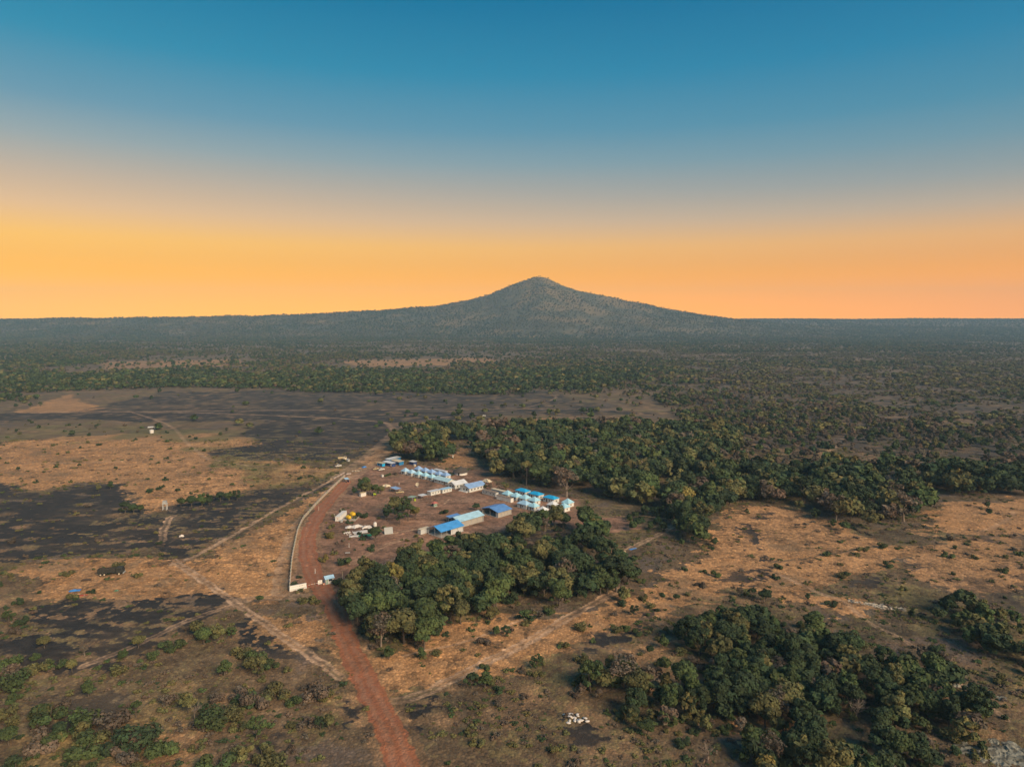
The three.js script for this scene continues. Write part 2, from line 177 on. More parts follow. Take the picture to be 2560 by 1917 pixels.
function makeTile(x0, x1, z0, z1, N, fine) {
  const T = { x0, x1, z0, z1, N }, K = N / 2;
  const canvas = (n, f) => { const c = document.createElement('canvas'); c.width = c.height = n; const ctx = c.getContext('2d'); ctx.fillStyle = '#000'; ctx.fillRect(0, 0, n, n); ctx.globalCompositeOperation = 'lighter'; f(drawInto(ctx, T, n)); return ctx.getImageData(0, 0, n, n).data; };
  const soft = canvas(K, (d) => { d.fill(BURN, '255,0,0'); d.fill(TAN, '0,255,0'); d.fill(GREEN, '0,0,255'); });
  const crisp = canvas(N, (d) => { d.stroke(ROADS, '255,0,0'); d.stroke(TRACKS, '0,255,0'); d.fill(CAMP, '0,0,255'); });
  const ruts = canvas(K, (d) => { d.stroke(DITCH, '255,0,0'); d.stroke(ROADS, '0,0,255', 1.7); d.stroke(TRACKS.filter((t) => t[0] > 2.9), '0,255,0', 0.3); });
  const lanes = canvas(K, (d) => { d.stroke(ROADS, '255,0,0', 0.62); d.stroke(ROADS, '0,255,0', 0.2); });
  for (let i = 0; i < K * K * 4; i += 4) lanes[i] = Math.max(0, lanes[i] - lanes[i + 1]);
  const data = new Uint8Array(N * N * 4), keep = new Float32Array(K * K), sx = (x1 - x0) / N, sz = (z1 - z0) / N;
  const tap = (a, n, fx, fy, c) => { const x = clamp(fx, 0, n - 1.001), y = clamp(fy, 0, n - 1.001), xi = x | 0, yi = y | 0, u = x - xi, v = y - yi, o = (yi * n + xi) * 4 + c, p = n * 4; return ((a[o] * (1 - u) + a[o + 4] * u) * (1 - v) + (a[o + p] * (1 - u) + a[o + p + 4] * u) * v) / 255; };
  for (let j = 0; j < N; j++) {
    const z = z0 + (j + 0.5) * sz;
    for (let i = 0; i < N; i++) {
      const x = x0 + (i + 0.5) * sx;
      const big = vnoise(x / 95, z / 95), mid = vnoise(x / 23 + 40, z / 23), sm = vnoise(x / 6.1, z / 6.1 + 7), ti = fine ? vnoise(x / 1.7 + 3, z / 1.7) : 0.5, mi = fine ? vnoise(x / 0.55, z / 0.55 + 50) : hash[(i * 7 + j * 131) & 65535];
      const streak = vnoise(x / 14 + z / 60, z / 3.2 - x / 40);
      // ragged edges
      const wx = (mid - 0.5) * 16 + (sm - 0.5) * 9 + (ti - 0.5) * 6 + (mi - 0.5) * 3, wz = (vnoise(x / 21, z / 21 + 90) - 0.5) * 16 + (streak - 0.5) * 10 + (vnoise(x / 2.3 + 8, z / 1.9) - 0.5) * 7;
      const fx = ((x + wx - x0) / (x1 - x0)) * K, fy = ((z + wz - z0) / (z1 - z0)) * K;
      let b = tap(soft, K, fx, fy, 0), t = tap(soft, K, fx, fy, 1), g = tap(soft, K, fx, fy, 2);
      const ex = ((x + (sm - 0.5) * 1.8 + (ti - 0.5) * 1.2 - x0) / (x1 - x0)) * N, ez = ((z + (vnoise(x / 5, z / 5 + 33) - 0.5) * 1.8 - z0) / (z1 - z0)) * N;
      const rd = tap(crisp, N, ex, ez, 0), nx = ((x + (sm - 0.5) * 1.1 + (ti - 0.5) * 0.8 - x0) / (x1 - x0)) * N, nz = ((z + (vnoise(x / 5, z / 5 + 33) - 0.5) * 1.1 - z0) / (z1 - z0)) * N, tr = tap(crisp, N, nx, nz, 1), cp = tap(crisp, N, ((x + wx * 0.35 - x0) / (x1 - x0)) * N, ((z + wz * 0.35 - z0) / (z1 - z0)) * N, 2), rut = tap(ruts, K, nx / 2, nz / 2, 1), dt = tap(ruts, K, ex / 2, ez / 2, 0), skirt = tap(ruts, K, ex / 2, ez / 2, 2), lane = tap(lanes, K, ex / 2, ez / 2, 0);
      const det = (sm - 0.5) * 0.9 + (ti - 0.5) * 0.8 + (mi - 0.5) * 0.7;
      let r = 0, gg = 0, bb = 0;
      const over = (c, a) => { r += (c[0] - r) * a; gg += (c[1] - gg) * a; bb += (c[2] - bb) * a; };
      over(C.scrub, 1); over(C.scrub2, clamp(0.5 + (mid - 0.5) * 1.6 + det * 0.7 - t, 0, 1) * 0.9);
      over(C.dust, clamp(sstep(0.50, 0.78, big * 0.3 + mid * 0.3 + sm * 0.4 + (streak - 0.5) * 0.3) * 0.6, 0, 1)); over(C.olive, sstep(0.5, 0.75, vnoise(x / 13 + 60, z / 13) * 0.55 + ti * 0.45) * 0.5 * (1 - t));
      over(C.ash, sstep(0.62, 0.8, vnoise(x / 31 + 80, z / 31) * 0.6 + sm * 0.4 + det * 0.1) * 0.75);
      over(C.tan, t * clamp(0.86 + det * 0.5, 0, 1)); over(C.tan2, t * sstep(0.4, 0.75, big * 0.4 + streak * 0.6) * 0.6); over(C.scrub, t * sstep(0.58, 0.8, mid * 0.5 + sm * 0.3 + streak * 0.2 + det * 0.12) * 0.8);
      over(C.olive, g * clamp(0.35 + (mid - 0.4) * 1.4 + det * 0.4, 0, 0.85));
      const gaps = sstep(0.52, 0.74, streak * 0.42 + sm * 0.34 + vnoise(x / 9 + 5, z / 9 + 77) * 0.34 + (ti - 0.5) * 0.34 + (mi - 0.5) * 0.12 - 0.02), bs = b * (1 - gaps * 0.76) * (0.95 + (mid - 0.5) * 0.7);
      over(C.ash, clamp(bs, 0, 1) * 0.9); over(C.burn, clamp(sstep(0.12, 0.88, bs) * clamp(0.98 + det * 0.7 + (vnoise(x / 3.1 + 11, z / 2.2) - 0.5) * 0.7 + (mid - 0.5) * 0.4, 0.0, 1), 0, 1)); over(C.scrub, clamp(bs, 0, 1) * sstep(0.68, 0.88, vnoise(x / 4.3, z / 2.6 + 70) * 0.7 + ti * 0.3) * 0.6);
      over(C.camp, cp * clamp(0.9 + det * 0.2, 0, 1)); over(C.camp2, cp * sstep(0.5, 0.8, mid * 0.5 + streak * 0.5) * 0.7); over(C.scrub, cp * sstep(0.62, 0.85, vnoise(x / 17, z / 17 + 21) * 0.6 + sm * 0.4) * 0.7);
      over(C.pale, tr * clamp(0.75 + det * 0.4, 0, 1) * (1 - rut * 0.75)); over(C.scrub2, dt * 0.85);
      over(C.dust, skirt * clamp(0.5 + det * 0.6, 0, 1) * 0.8); over(C.red, rd * clamp(0.9 + det * 0.25, 0, 1)); over(C.red2, rd * sstep(0.42, 0.75, sm * 0.4 + mid * 0.3 + streak * 0.3 + det * 0.2) * 0.9); over(C.camp2, rd * lane * 0.35);
      const e = 1 + det * (fine ? 0.8 : 0.6) * (1 - rd * 0.5), o = (j * N + i) * 4;
      data[o] = LUT[clamp(r * e * 4096, 0, 4096) | 0]; data[o + 1] = LUT[clamp(gg * e * 4096, 0, 4096) | 0]; data[o + 2] = LUT[clamp(bb * e * 4096, 0, 4096) | 0]; data[o + 3] = 255;
      if (!(i & 1) && !(j & 1)) keep[(j >> 1) * K + (i >> 1)] = Math.max(rd, tr * 0.9, cp, dt) + (bs > 0.4 ? 10 : 0);
    }
  }
  const tex = new THREE.DataTexture(data, N, N); tex.colorSpace = THREE.SRGBColorSpace; tex.magFilter = THREE.LinearFilter; tex.needsUpdate = true;
  T.material = new THREE.MeshStandardMaterial({ map: tex, roughness: 1, bumpMap: fine ? Object.assign(grain.clone(), {}) : null, bumpScale: 0.35 });
  if (fine) T.material.bumpMap.repeat.set((x1 - x0) / 9, (z1 - z0) / 9);
  T.color = (x, z) => { const o = ((clamp(((z - z0) / (z1 - z0)) * N, 0, N - 1) | 0) * N + (clamp(((x - x0) / (x1 - x0)) * N, 0, N - 1) | 0)) * 4; return [lin(data[o]), lin(data[o + 1]), lin(data[o + 2])]; };
  T.bare = (x, z) => keep[(clamp(((z - z0) / (z1 - z0)) * K, 0, K - 1) | 0) * K + (clamp(((x - x0) / (x1 - x0)) * K, 0, K - 1) | 0)];
  return T;
}
const TILES = [makeTile(-230, 230, -575, -115, 2048, true), makeTile(-1000, 1000, -2000, 0, 2048, false), makeTile(-5900, 5900, -7000, 300, 1400, false)];
{
  const axis = (cuts) => { const a = []; for (const [s, e, n] of cuts) for (let i = 0; i < n; i++) a.push(s + (e - s) * i / n); a.push(cuts.at(-1)[1]); return a; };
  const xs = axis([[-5900, -1000, 28], [-1000, -230, 20], [-230, 230, 40], [230, 1000, 20], [1000, 5900, 28]]), zs = axis([[-7000, -2000, 50], [-2000, -575, 20], [-575, -115, 30], [-115, 0, 4], [0, 300, 2]]);
  const p = [], uv = [], idx = [[], [], []]; let n = 0;
  for (let j = 0; j + 1 < zs.length; j++) for (let i = 0; i + 1 < xs.length; i++) {
    const cx = (xs[i] + xs[i + 1]) / 2, cz = (zs[j] + zs[j + 1]) / 2, k = TILES.findIndex((t) => cx > t.x0 && cx < t.x1 && cz > t.z0 && cz < t.z1), t = TILES[k];
    for (const [a, b] of [[0, 0], [1, 0], [1, 1], [0, 1]]) { const x = xs[i + a], z = zs[j + b]; p.push(x, groundY(x, z), z); uv.push((x - t.x0) / (t.x1 - t.x0), (z - t.z0) / (t.z1 - t.z0)); }
    idx[k].push(n, n + 3, n + 2, n, n + 2, n + 1); n += 4;
  }
  const g = new THREE.BufferGeometry(); g.setAttribute('position', new THREE.Float32BufferAttribute(p, 3)); g.setAttribute('uv', new THREE.Float32BufferAttribute(uv, 2));
  g.setIndex([].concat(...idx)); let at = 0; idx.forEach((a, k) => { g.addGroup(at, a.length, k); at += a.length; }); g.computeVertexNormals();
  structure('ground', g, TILES.map((t) => t.material));
}
// the lone hill and its long shoulders
const PROFILE = [[-6250, 65], [-3750, 121], [-2589, 133], [-1702, 151], [-1116, 177], [-822, 196], [-528, 222], [-295, 268], [-147, 307], [36, 387], [161, 430], [211, 435], [267, 415], [352, 371], [470, 333], [822, 257], [1233, 182], [1408, 146], [1670, 112], [2142, 74], [2858, 21], [3572, -6]];
function hillY(x, z) {
  const d = -z, off = Math.abs(d - 5000), w = x + (vnoise(x / 270, z / 270) - 0.5) * 240 * sstep(0, 600, off);
  let k = 0; while (k < PROFILE.length - 2 && w > PROFILE[k + 1][0]) k++;
  const top = mix(PROFILE[k][1], PROFILE[k + 1][1], clamp((w - PROFILE[k][0]) / (PROFILE[k + 1][0] - PROFILE[k][0]), 0, 1));
  const f = d < 5000 ? Math.pow(clamp(1 - (5000 - d) / 1200, 0, 1), 1.7) : Math.pow(clamp(1 - (d - 5000) / 2000, 0, 1), 1.4), gully = Math.abs(fbm(x / 150, z / 410, 3) - 0.5);
  return top * f + ((fbm(x / 190, z / 190) - 0.5) * 20 - (0.12 - Math.min(0.12, gully)) * 150 * sstep(0, 250, off)) * f - 5;
}
{
  const nx = 240, nz = 100, p = [], c = [], idx = [];
  for (let j = 0; j <= nz; j++) for (let i = 0; i <= nx; i++) {
    const x = -5200 + 8800 * i / nx, z = -3720 - 2100 * j / nz; p.push(x, hillY(x, z), z);
    const v = fbm(x / 140, z / 80, 3), o = sstep(0.5, 0.62, v); c.push(mix(0.07, 0.15, o), mix(0.066, 0.105, o), mix(0.036, 0.05, o));
  }
  for (let j = 0; j < nz; j++) for (let i = 0; i < nx; i++) { const a = j * (nx + 1) + i; idx.push(a, a + 1, a + nx + 2, a, a + nx + 2, a + nx + 1); }
  const g = new THREE.BufferGeometry(); g.setAttribute('position', new THREE.Float32BufferAttribute(p, 3)); g.setAttribute('color', new THREE.Float32BufferAttribute(c, 3)); g.setIndex(idx); g.computeVertexNormals();
  structure('hill', g, new THREE.MeshStandardMaterial({ vertexColors: true, roughness: 1 }));
}
const landY = (x, z) => Math.max(groundY(x, z), z < -3750 && z > -5800 && x > -5180 && x < 3580 ? hillY(x, z) : -99);

// ---------- plants ----------
const leafMat = new THREE.MeshStandardMaterial({ vertexColors: true, roughness: 0.95 });
function leafCloud(seed, lobes, count, size, spread = 0.25) {
  const R = rngOf(seed), p = [], nn = [], c = [], w = lobes.map((l) => l.r * l.r), tot = w.reduce((a, b) => a + b, 0), v = new THREE.Vector3(), n = new THREE.Vector3(), a = new THREE.Vector3(), b = new THREE.Vector3();
  lobes.forEach((l) => { l.t = 1 + (R() - 0.5) * 2 * spread; l.h = (R() - 0.5) * 0.22; });
  for (let i = 0; i < count; i++) {
    let q = R() * tot, k = 0; while (q > w[k] && k < lobes.length - 1) q -= w[k++];
    const l = lobes[k];
    do v.set(R() * 2 - 1, R() * 2 - 1, R() * 2 - 1); while (v.lengthSq() > 1 || v.lengthSq() < 0.01 || v.y < -0.75);
    v.normalize(); const f = 0.5 + 0.68 * Math.sqrt(R());
    n.set(R() - 0.5, R() - 0.5, R() - 0.5).multiplyScalar(1.5).add(v).setY(n.y + 0.25).normalize();
    a.set(R() - 0.5, R() - 0.5, R() - 0.5).cross(n).normalize(); b.crossVectors(n, a);
    const s = size * (0.55 + R() * 0.9), cx = l.x + v.x * l.r * f, cy = l.y + v.y * l.r * (l.s ?? 0.85) * f, cz = l.z + v.z * l.r * f, pts = [];
    for (const [e, g] of [[-1, -0.25], [0.15, -0.75], [1, 0.2], [-0.1, 0.8]]) { const je = e * s * (0.7 + R() * 0.5), jg = g * s * (0.7 + R() * 0.5); pts.push([cx + a.x * je + b.x * jg, cy + a.y * je + b.y * jg, cz + a.z * je + b.z * jg]); }
    const t = l.t * (0.72 + R() * 0.56), hu = l.h + (R() - 0.5) * 0.2;
    for (const m of [0, 1, 2, 0, 2, 3]) { p.push(...pts[m]); nn.push(n.x, n.y, n.z); c.push(t * (1 + hu), t, t * (1 - hu * 0.5)); }
  }
  const g = new THREE.BufferGeometry(); g.setAttribute('position', new THREE.Float32BufferAttribute(p, 3)); g.setAttribute('normal', new THREE.Float32BufferAttribute(nn, 3)); g.setAttribute('color', new THREE.Float32BufferAttribute(c, 3)); return g;
}
// every prototype is about 10 m tall (trees) or 2 m tall (shrubs) and is scaled where it stands
function treeLobes(seed, shape) {
  const R = rngOf(seed), L = [], n = { tall: 10, open: 20 }[shape] ?? 13, w = { round: 2.9, tall: 1.9, spread: 3.6, open: 3.3 }[shape], y0 = { round: 5.6, tall: 6.0, spread: 6.4, open: 6.0 }[shape], hh = { round: 2.6, tall: 3.2, spread: 1.6, open: 2.7 }[shape];
  if (shape !== 'open') L.push({ x: 0, y: y0, z: 0, r: w * 0.75 });
  for (let i = 0; i < n; i++) { const an = i * 2.4 + R(), e = (R() * 2 - 0.9), rr = w * (0.55 + R() * 0.45) * Math.sqrt(Math.max(0.1, 1 - e * e * 0.8)); L.push({ x: Math.cos(an) * rr * (0.8 + R() * 0.6), y: y0 + e * hh * (0.8 + R() * 0.5), z: Math.sin(an) * rr * (0.8 + R() * 0.6), r: shape === 'open' ? 0.5 + R() * 0.65 : 0.6 + R() * R() * 1.7, s: 0.6 + R() * 0.35 }); }
  return L;
}
function trunkGeo(seed, shape, pale) {
  const R = rngOf(seed + 5), top = shape === 'spread' ? 5.2 : 5.0, lean = [(R() - 0.5) * 0.8, (R() - 0.5) * 0.8], gs = [bar([0, -0.1, 0], [lean[0], top * 0.55, lean[1]], 0.3, 0.2, 7), bar([lean[0], top * 0.54, lean[1]], [lean[0] * 1.3, top + 1.2, lean[1] * 1.3], 0.2, 0.07)];
  for (let i = 0; i < 6; i++) { const an = i * 1.1 + R(), h = 1.6 + R() * 2.6, rr = (shape === 'tall' ? 1.2 : 2.2) * (0.7 + R() * 0.5); gs.push(bar([lean[0] * h / 3, h, lean[1] * h / 3], [Math.cos(an) * rr, h + 1.6 + R() * 2.2, Math.sin(an) * rr], 0.13, 0.04, 5)); }
  return mergeGeometries(gs);
}
const SHAPES = ['round', 'open', 'spread', 'tall', 'round', 'spread', 'open', 'round'];
const PROTO = SHAPES.map((s, i) => ({ shape: s, crown: leafCloud(100 + i, treeLobes(20 + i, s), s === 'open' ? 2000 : 3000, s === 'open' ? 0.32 : 0.36), trunk: trunkGeo(40 + i, s), sparse: leafCloud(150 + i, treeLobes(20 + i, s), 800, 0.3), mid: leafCloud(200 + i, treeLobes(20 + i, s), 560, 0.85), low: leafCloud(300 + i, treeLobes(20 + i, s), 90, 1.7) }));
const SHRUBS = [0, 1, 2, 3].map((i) => { const R = rngOf(60 + i), L = []; for (let k = 0; k < 5 + i; k++) { const an = k * 2.1 + R(), rr = R() * 1.35; L.push({ x: Math.cos(an) * rr, y: 0.35 + R() * R() * 1.2, z: Math.sin(an) * rr, r: 0.28 + R() * 0.5, s: 0.85 }); } const st = []; for (let k = 0; k < 5; k++) { const an = k * 1.3; st.push(bar([Math.cos(an) * 0.1, -0.05, Math.sin(an) * 0.1], [Math.cos(an) * 0.7, 1.2, Math.sin(an) * 0.7], 0.05, 0.02, 4)); } return { crown: leafCloud(400 + i, L, 900, 0.15, 0.2), stem: mergeGeometries(st), low: leafCloud(430 + i, L, 150, 0.38, 0.2) }; });
function bareGeo(seed) {
  const R = rngOf(seed), br = [], tw = [], grow = (a, dir, len, r, lev) => {
    const b = [a[0] + dir[0] * len, a[1] + dir[1] * len, a[2] + dir[2] * len]; (lev < 2 ? br : tw).push(bar(a, b, r, r * 0.62, lev < 2 ? 6 : 4));
    if (lev < 4) for (let k = 0; k < (lev === 0 ? 5 : 3); k++) { const d = [dir[0] + (R() - 0.5) * 1.7, dir[1] * 0.8 + R() * 0.25, dir[2] + (R() - 0.5) * 1.7], m = Math.hypot(...d), q = 0.55 + R() * 0.45; grow([mix(a[0], b[0], q), mix(a[1], b[1], q), mix(a[2], b[2], q)], d.map((v) => v / m), len * (0.6 + R() * 0.2), r * 0.55, lev + 1); }
  };
  grow([0, -0.1, 0], [0.05, 1, 0.03], 3.2, 0.26, 0); return { limb: mergeGeometries(br), twig: mergeGeometries(tw) };
}
const BARE = [bareGeo(71), bareGeo(72)];
// leaf colours (reflectance)
const SPECIES = { dark: ['dark green', 0.030, 0.052, 0.020], mid: ['mid green', 0.052, 0.078, 0.024], olive: ['olive green', 0.105, 0.102, 0.036], yellow: ['yellowish green', 0.165, 0.135, 0.035], dry: ['brownish dry', 0.105, 0.080, 0.058] };
const LEAF = {}; for (const [k, [, r, g, b]] of Object.entries(SPECIES)) LEAF[k] = [0.85, 1, 1.2].map((f) => Object.assign(leafMat.clone(), { color: rgb(r * f, g * f, b * f) }));
const inside = (x, z, poly) => { let c = false; for (let i = 0, j = poly.length - 1; i < poly.length; j = i++) if ((poly[i][1] > z) !== (poly[j][1] > z) && x < (poly[j][0] - poly[i][0]) * (z - poly[i][1]) / (poly[j][1] - poly[i][1]) + poly[i][0]) c = !c; return c; };
const plants = []; // { x, z, h, sp, kind, zone }
function pick(R, mixOf) { let q = R() * Object.values(mixOf).reduce((a, b) => a + b, 0); for (const [k, w] of Object.entries(mixOf)) { q -= w; if (q <= 0) return k; } return Object.keys(mixOf)[0]; }
function grove(seed, poly, gap, kind, hs, mixOf, zone, o = {}) {
  const R = rngOf(seed), xs = poly.map((p) => p[0]), zs = poly.map((p) => p[1]);
  for (let z = Math.min(...zs); z < Math.max(...zs); z += gap * 0.87) for (let x = Math.min(...xs) + (Math.round(z / gap) % 2) * gap / 2; x < Math.max(...xs); x += gap) {
    const px = x + (R() - 0.5) * gap * 1.3, pz = z + (R() - 0.5) * gap * 1.3, keep = R(), hr = R(), sr = pick(R, mixOf);
    if (!inside(px, pz, poly) || (o.holes ?? []).some((h) => inside(px, pz, h)) || keep > (o.fill ?? 1) * (o.patch ? sstep(0.12, 0.42, vnoise(px / o.patch, pz / o.patch)) : 1)) continue;
    if (o.clear && (TILES[1].bare(px, pz) % 10) > 0.35) continue;
    plants.push({ x: px, z: pz, h: mix(hs[0], hs[1], hr * hr * 0.5 + hr * 0.5), sp: sr, kind, zone });
  }
}
const one = (list, zone) => { for (const [[x, z], h, sp, kind = 'tree'] of list) plants.push({ x, z, h, sp, kind, zone, fixed: true }); };
const CLEARING = [[8.11,-336.95],[30.13,-345.44],[36.45,-332.55],[22.72,-313.75],[5.30,-313.75]];
grove(1, [[-62.85,-260.04],[-60.11,-275.56],[-47.99,-283.09],[-36.13,-298.92],[-28.48,-310.46],[-15.63,-324.06],[2.04,-338.88],[13.61,-348.14],[34.15,-355.06],[43.40,-343.45],[46.39,-320.55],[40.88,-307.76],[45.10,-292.49],[51.76,-283.09],[48.95,-267.17],[34.84,-260.81],[18.42,-252.52],[7.86,-258.88],[1.57,-259.26],[-6.72,-245.42],[-25.18,-229.23],[-29.47,-219.07],[-39.38,-214.44],[-53.09,-222.74],[-60.72,-242.01]], 6.6, 'tree', [8, 15], { dark: 5, mid: 3, olive: 2.6, yellow: 0.12, dry: 0.6 }, 'grove below the blue sheds', { holes: [CLEARING], fill: 1.3, patch: 17 });
grove(2, [[-92.70,-527.53],[-104.60,-596.56],[-90.31,-633.76],[-68.20,-638.18],[-38.42,-647.20],[7.79,-656.47],[54.93,-661.21],[95.52,-670.88],[141.24,-661.21],[185.75,-680.84],[208.80,-616.68],[182.18,-546.53],[158.01,-530.60],[149.30,-462.93],[192.83,-475.08],[238.65,-487.86],[278.64,-481.38],[323.27,-475.08],[369.57,-468.93],[328.01,-415.04],[278.31,-415.04],[255.17,-405.69],[227.91,-375.95],[204.12,-353.66],[184.96,-345.44],[176.91,-368.22],[173.22,-395.86],[156.61,-395.86],[137.05,-387.32],[137.61,-402.96],[112.37,-374.38],[100.73,-340.17],[88.91,-320.55],[81.95,-320.55],[88.54,-359.35],[84.33,-390.69],[68.05,-405.69],[41.04,-402.96],[30.30,-421.84],[5.32,-444.71],[-11.17,-467.71],[-24.04,-504.12],[-30.42,-581.37],[-42.29,-546.53],[-55.61,-518.50],[-74.15,-518.50]], 8, 'tree', [9, 18], { dark: 5, mid: 3, olive: 2.4, yellow: 0.08, dry: 1.1 }, 'forest behind the camp', { fill: 1.6, patch: 24 });
grove(3, [[56.37,-225.06],[71.96,-236.09],[85.58,-238.04],[93.51,-228.63],[110.26,-225.65],[110.53,-214.97],[125.39,-211.02],[128.66,-199.49],[133.27,-186.40],[130.85,-174.86],[115.58,-163.31],[97.18,-152.83],[91.01,-148.72],[56.63,-146.09],[60.83,-163.31],[70.52,-169.92],[62.25,-176.69],[50.91,-171.30],[38.55,-173.06],[31.84,-184.38],[23.47,-190.58],[20.83,-199.49],[34.31,-199.49],[42.69,-192.73],[57.54,-194.94],[64.43,-201.84]], 5.4, 'tree', [5, 11], { dark: 6, mid: 3, olive: 1.8, yellow: 0.08, dry: 0.9 }, 'thicket by the grey rocks', { fill: 1.4, patch: 14 });
grove(4, [[149.85,-243.70],[166.59,-256.23],[175.65,-248.92],[178.42,-238.04],[191.98,-238.69],[158.58,-195.38],[155.51,-209.73],[152.46,-222.74]], 6, 'tree', [4, 9], { dark: 4, mid: 3, olive: 2 }, 'clump beyond the pale rock', { fill: 0.8 });
grove(5, [[209.78,-987.04],[287.84,-937.07],[412.56,-850.79],[561.78,-718.11],[402.67,-475.08],[324.94,-477.58],[280.10,-483.95],[239.92,-490.50],[193.82,-477.58],[153.60,-467.71],[161.17,-530.60],[188.21,-554.85],[215.32,-625.11],[198.17,-696.34]], 10.5, 'tree', [4.5, 9], { dry: 4, olive: 2, mid: 1.6, dark: 1 }, 'woodland right of the forest', { fill: 0.85, patch: 45 });
grove(6, [[58.08,-372.05],[73.71,-384.00],[89.17,-371.28],[86.84,-352.26],[70.26,-343.45],[58.19,-345.44]], 7, 'tree', [4, 7], { dark: 4, mid: 2 }, 'clump by the pale track', { fill: 0.75 });
// stragglers round the woods
grove(7, [[-66.32,-260.04],[-71.32,-294.93],[-41.58,-313.20],[-29.73,-307.76],[-8.04,-333.79],[43.36,-360.80],[55.28,-327.65],[49.92,-294.93],[61.22,-280.84],[52.93,-256.23],[17.45,-238.69],[-10.92,-223.32],[-35.17,-204.73],[-55.26,-214.97]], 9, 'tree', [3, 6.5], { dark: 3, mid: 3, olive: 3, dry: 2 }, 'fringe of the shed grove', { fill: 0.34, clear: true });
grove(8, [[50.37,-229.23],[75.71,-248.92],[98.90,-238.69],[119.03,-232.30],[134.50,-217.69],[136.95,-195.38],[128.41,-169.92],[106.70,-152.83],[87.87,-144.81],[51.63,-144.81],[55.26,-164.91],[43.38,-166.55],[26.79,-180.84],[17.00,-197.64],[35.99,-209.73]], 7, 'tree', [2.5, 5.5], { dark: 3, mid: 3, olive: 3, dry: 2 }, 'fringe of the dark thicket', { fill: 0.36, clear: true });
grove(9, [[62.23,-399.38],[136.42,-399.38],[167.60,-388.16],[174.35,-353.66],[184.93,-333.79],[229.98,-368.22],[269.22,-401.16],[320.79,-405.69],[307.27,-388.16],[243.25,-368.22],[202.86,-336.95],[170.68,-321.71],[160.43,-360.80],[137.10,-368.22],[108.47,-346.79],[95.56,-310.46],[77.39,-305.11],[81.23,-375.95]], 9, 'tree', [3, 6.5], { dark: 3, mid: 3, olive: 3, dry: 2 }, 'fringe of the forest', { fill: 0.16 });
grove(20, [[-66.32,-260.04],[-70.19,-290.08],[-41.22,-310.46],[-29.48,-305.11],[-7.95,-330.08],[43.19,-359.35],[53.30,-327.65],[49.92,-294.93],[57.82,-280.84],[52.11,-260.04],[17.80,-243.70],[-11.05,-226.24],[-35.57,-207.20],[-55.26,-214.97]], 6.5, 'shrub', [1, 3], { dark: 2, mid: 3, olive: 4, dry: 2 }, 'edge of the shed grove', { fill: 0.5, clear: true });
grove(21, [[50.37,-229.23],[75.71,-248.92],[98.90,-238.69],[119.03,-232.30],[134.50,-217.69],[136.95,-195.38],[128.41,-169.92],[106.70,-152.83],[87.87,-144.81],[51.63,-144.81],[55.26,-164.91],[43.38,-166.55],[26.79,-180.84],[17.00,-197.64],[35.99,-209.73]], 6, 'shrub', [1, 3.2], { dark: 2, mid: 3, olive: 4, dry: 2 }, 'edge of the dark thicket', { fill: 0.55, clear: true });
// scrub
grove(11, [[-185.14,-226.24],[-172.53,-220.47],[-126.49,-199.95],[-115.22,-219.07],[-103.36,-235.45],[-75.42,-212.32],[-56.74,-192.08],[-42.10,-169.92],[-31.05,-146.09],[-124.21,-146.09]], 7.2, 'shrub', [1.6, 5.6], { mid: 2.2, olive: 4.5, dark: 0.8, dry: 3 }, 'scrub beside the red road', { fill: 0.8, clear: true, patch: 16 });
grove(12, [[-43.75,-186.81],[-32.24,-186.81],[-3.86,-209.73],[24.72,-238.69],[52.36,-238.69],[48.69,-214.97],[21.11,-202.32],[23.03,-186.81],[39.32,-171.65],[50.05,-168.22],[60.28,-161.73],[54.80,-146.09],[-20.09,-146.09]], 9, 'shrub', [1.0, 3.2], { olive: 3, mid: 2, dark: 1, dry: 3 }, 'scrub around the white sacks', { fill: 0.6, clear: true });
grove(13, [[78.45,-294.93],[123.45,-305.11],[205.03,-333.79],[275.36,-346.79],[191.98,-238.69],[166.59,-256.23],[141.08,-238.69],[121.72,-229.23],[104.72,-238.69],[75.71,-248.92],[40.19,-235.45],[32.86,-245.42]], 11, 'shrub', [0.9, 3.2], { olive: 3, mid: 3, dark: 1.5, dry: 2 }, 'dry grass field on the right', { fill: 0.45, clear: true });
grove(14, [[-610.84,-747.29],[-417.17,-741.27],[-284.50,-666.01],[-221.27,-642.66],[-119.57,-501.34],[-138.56,-445.81],[-180.95,-419.88],[-223.50,-392.40],[-274.47,-445.81],[-381.53,-462.93]], 17, 'shrub', [0.9, 2.8], { olive: 3, dark: 3, mid: 2 }, 'burnt grassland on the left', { fill: 0.28, clear: true });
grove(15, [[-354.89,-429.89],[-284.36,-440.38],[-182.85,-353.66],[-126.38,-440.38],[-139.65,-321.71],[-163.50,-307.76],[-250.10,-299.93]], 13, 'shrub', [0.8, 2.6], { olive: 3, dark: 2, dry: 3 }, 'burnt strip left of the wall', { fill: 0.33 });
grove(16, [[-246.47,-299.93],[-198.99,-305.11],[-155.45,-285.39],[-154.76,-260.04],[-181.16,-252.52],[-168.56,-226.24],[-182.85,-223.32]], 9, 'shrub', [1.0, 3.4], { olive: 3, dark: 3, dry: 2 }, 'scrub by the blue tarpaulin', { fill: 0.4 });
grove(17, [[-56.65,-226.24],[-41.13,-209.73],[-26.32,-214.97],[-4.36,-238.69],[15.14,-248.92],[44.22,-260.04],[46.20,-272.14],[56.85,-260.04],[32.00,-238.69],[2.70,-220.47],[-24.56,-199.95],[-45.22,-204.73]], 8, 'shrub', [0.9, 2.8], { olive: 4, mid: 2, dry: 2 }, 'grass in front of the grove', { fill: 0.4, clear: true });
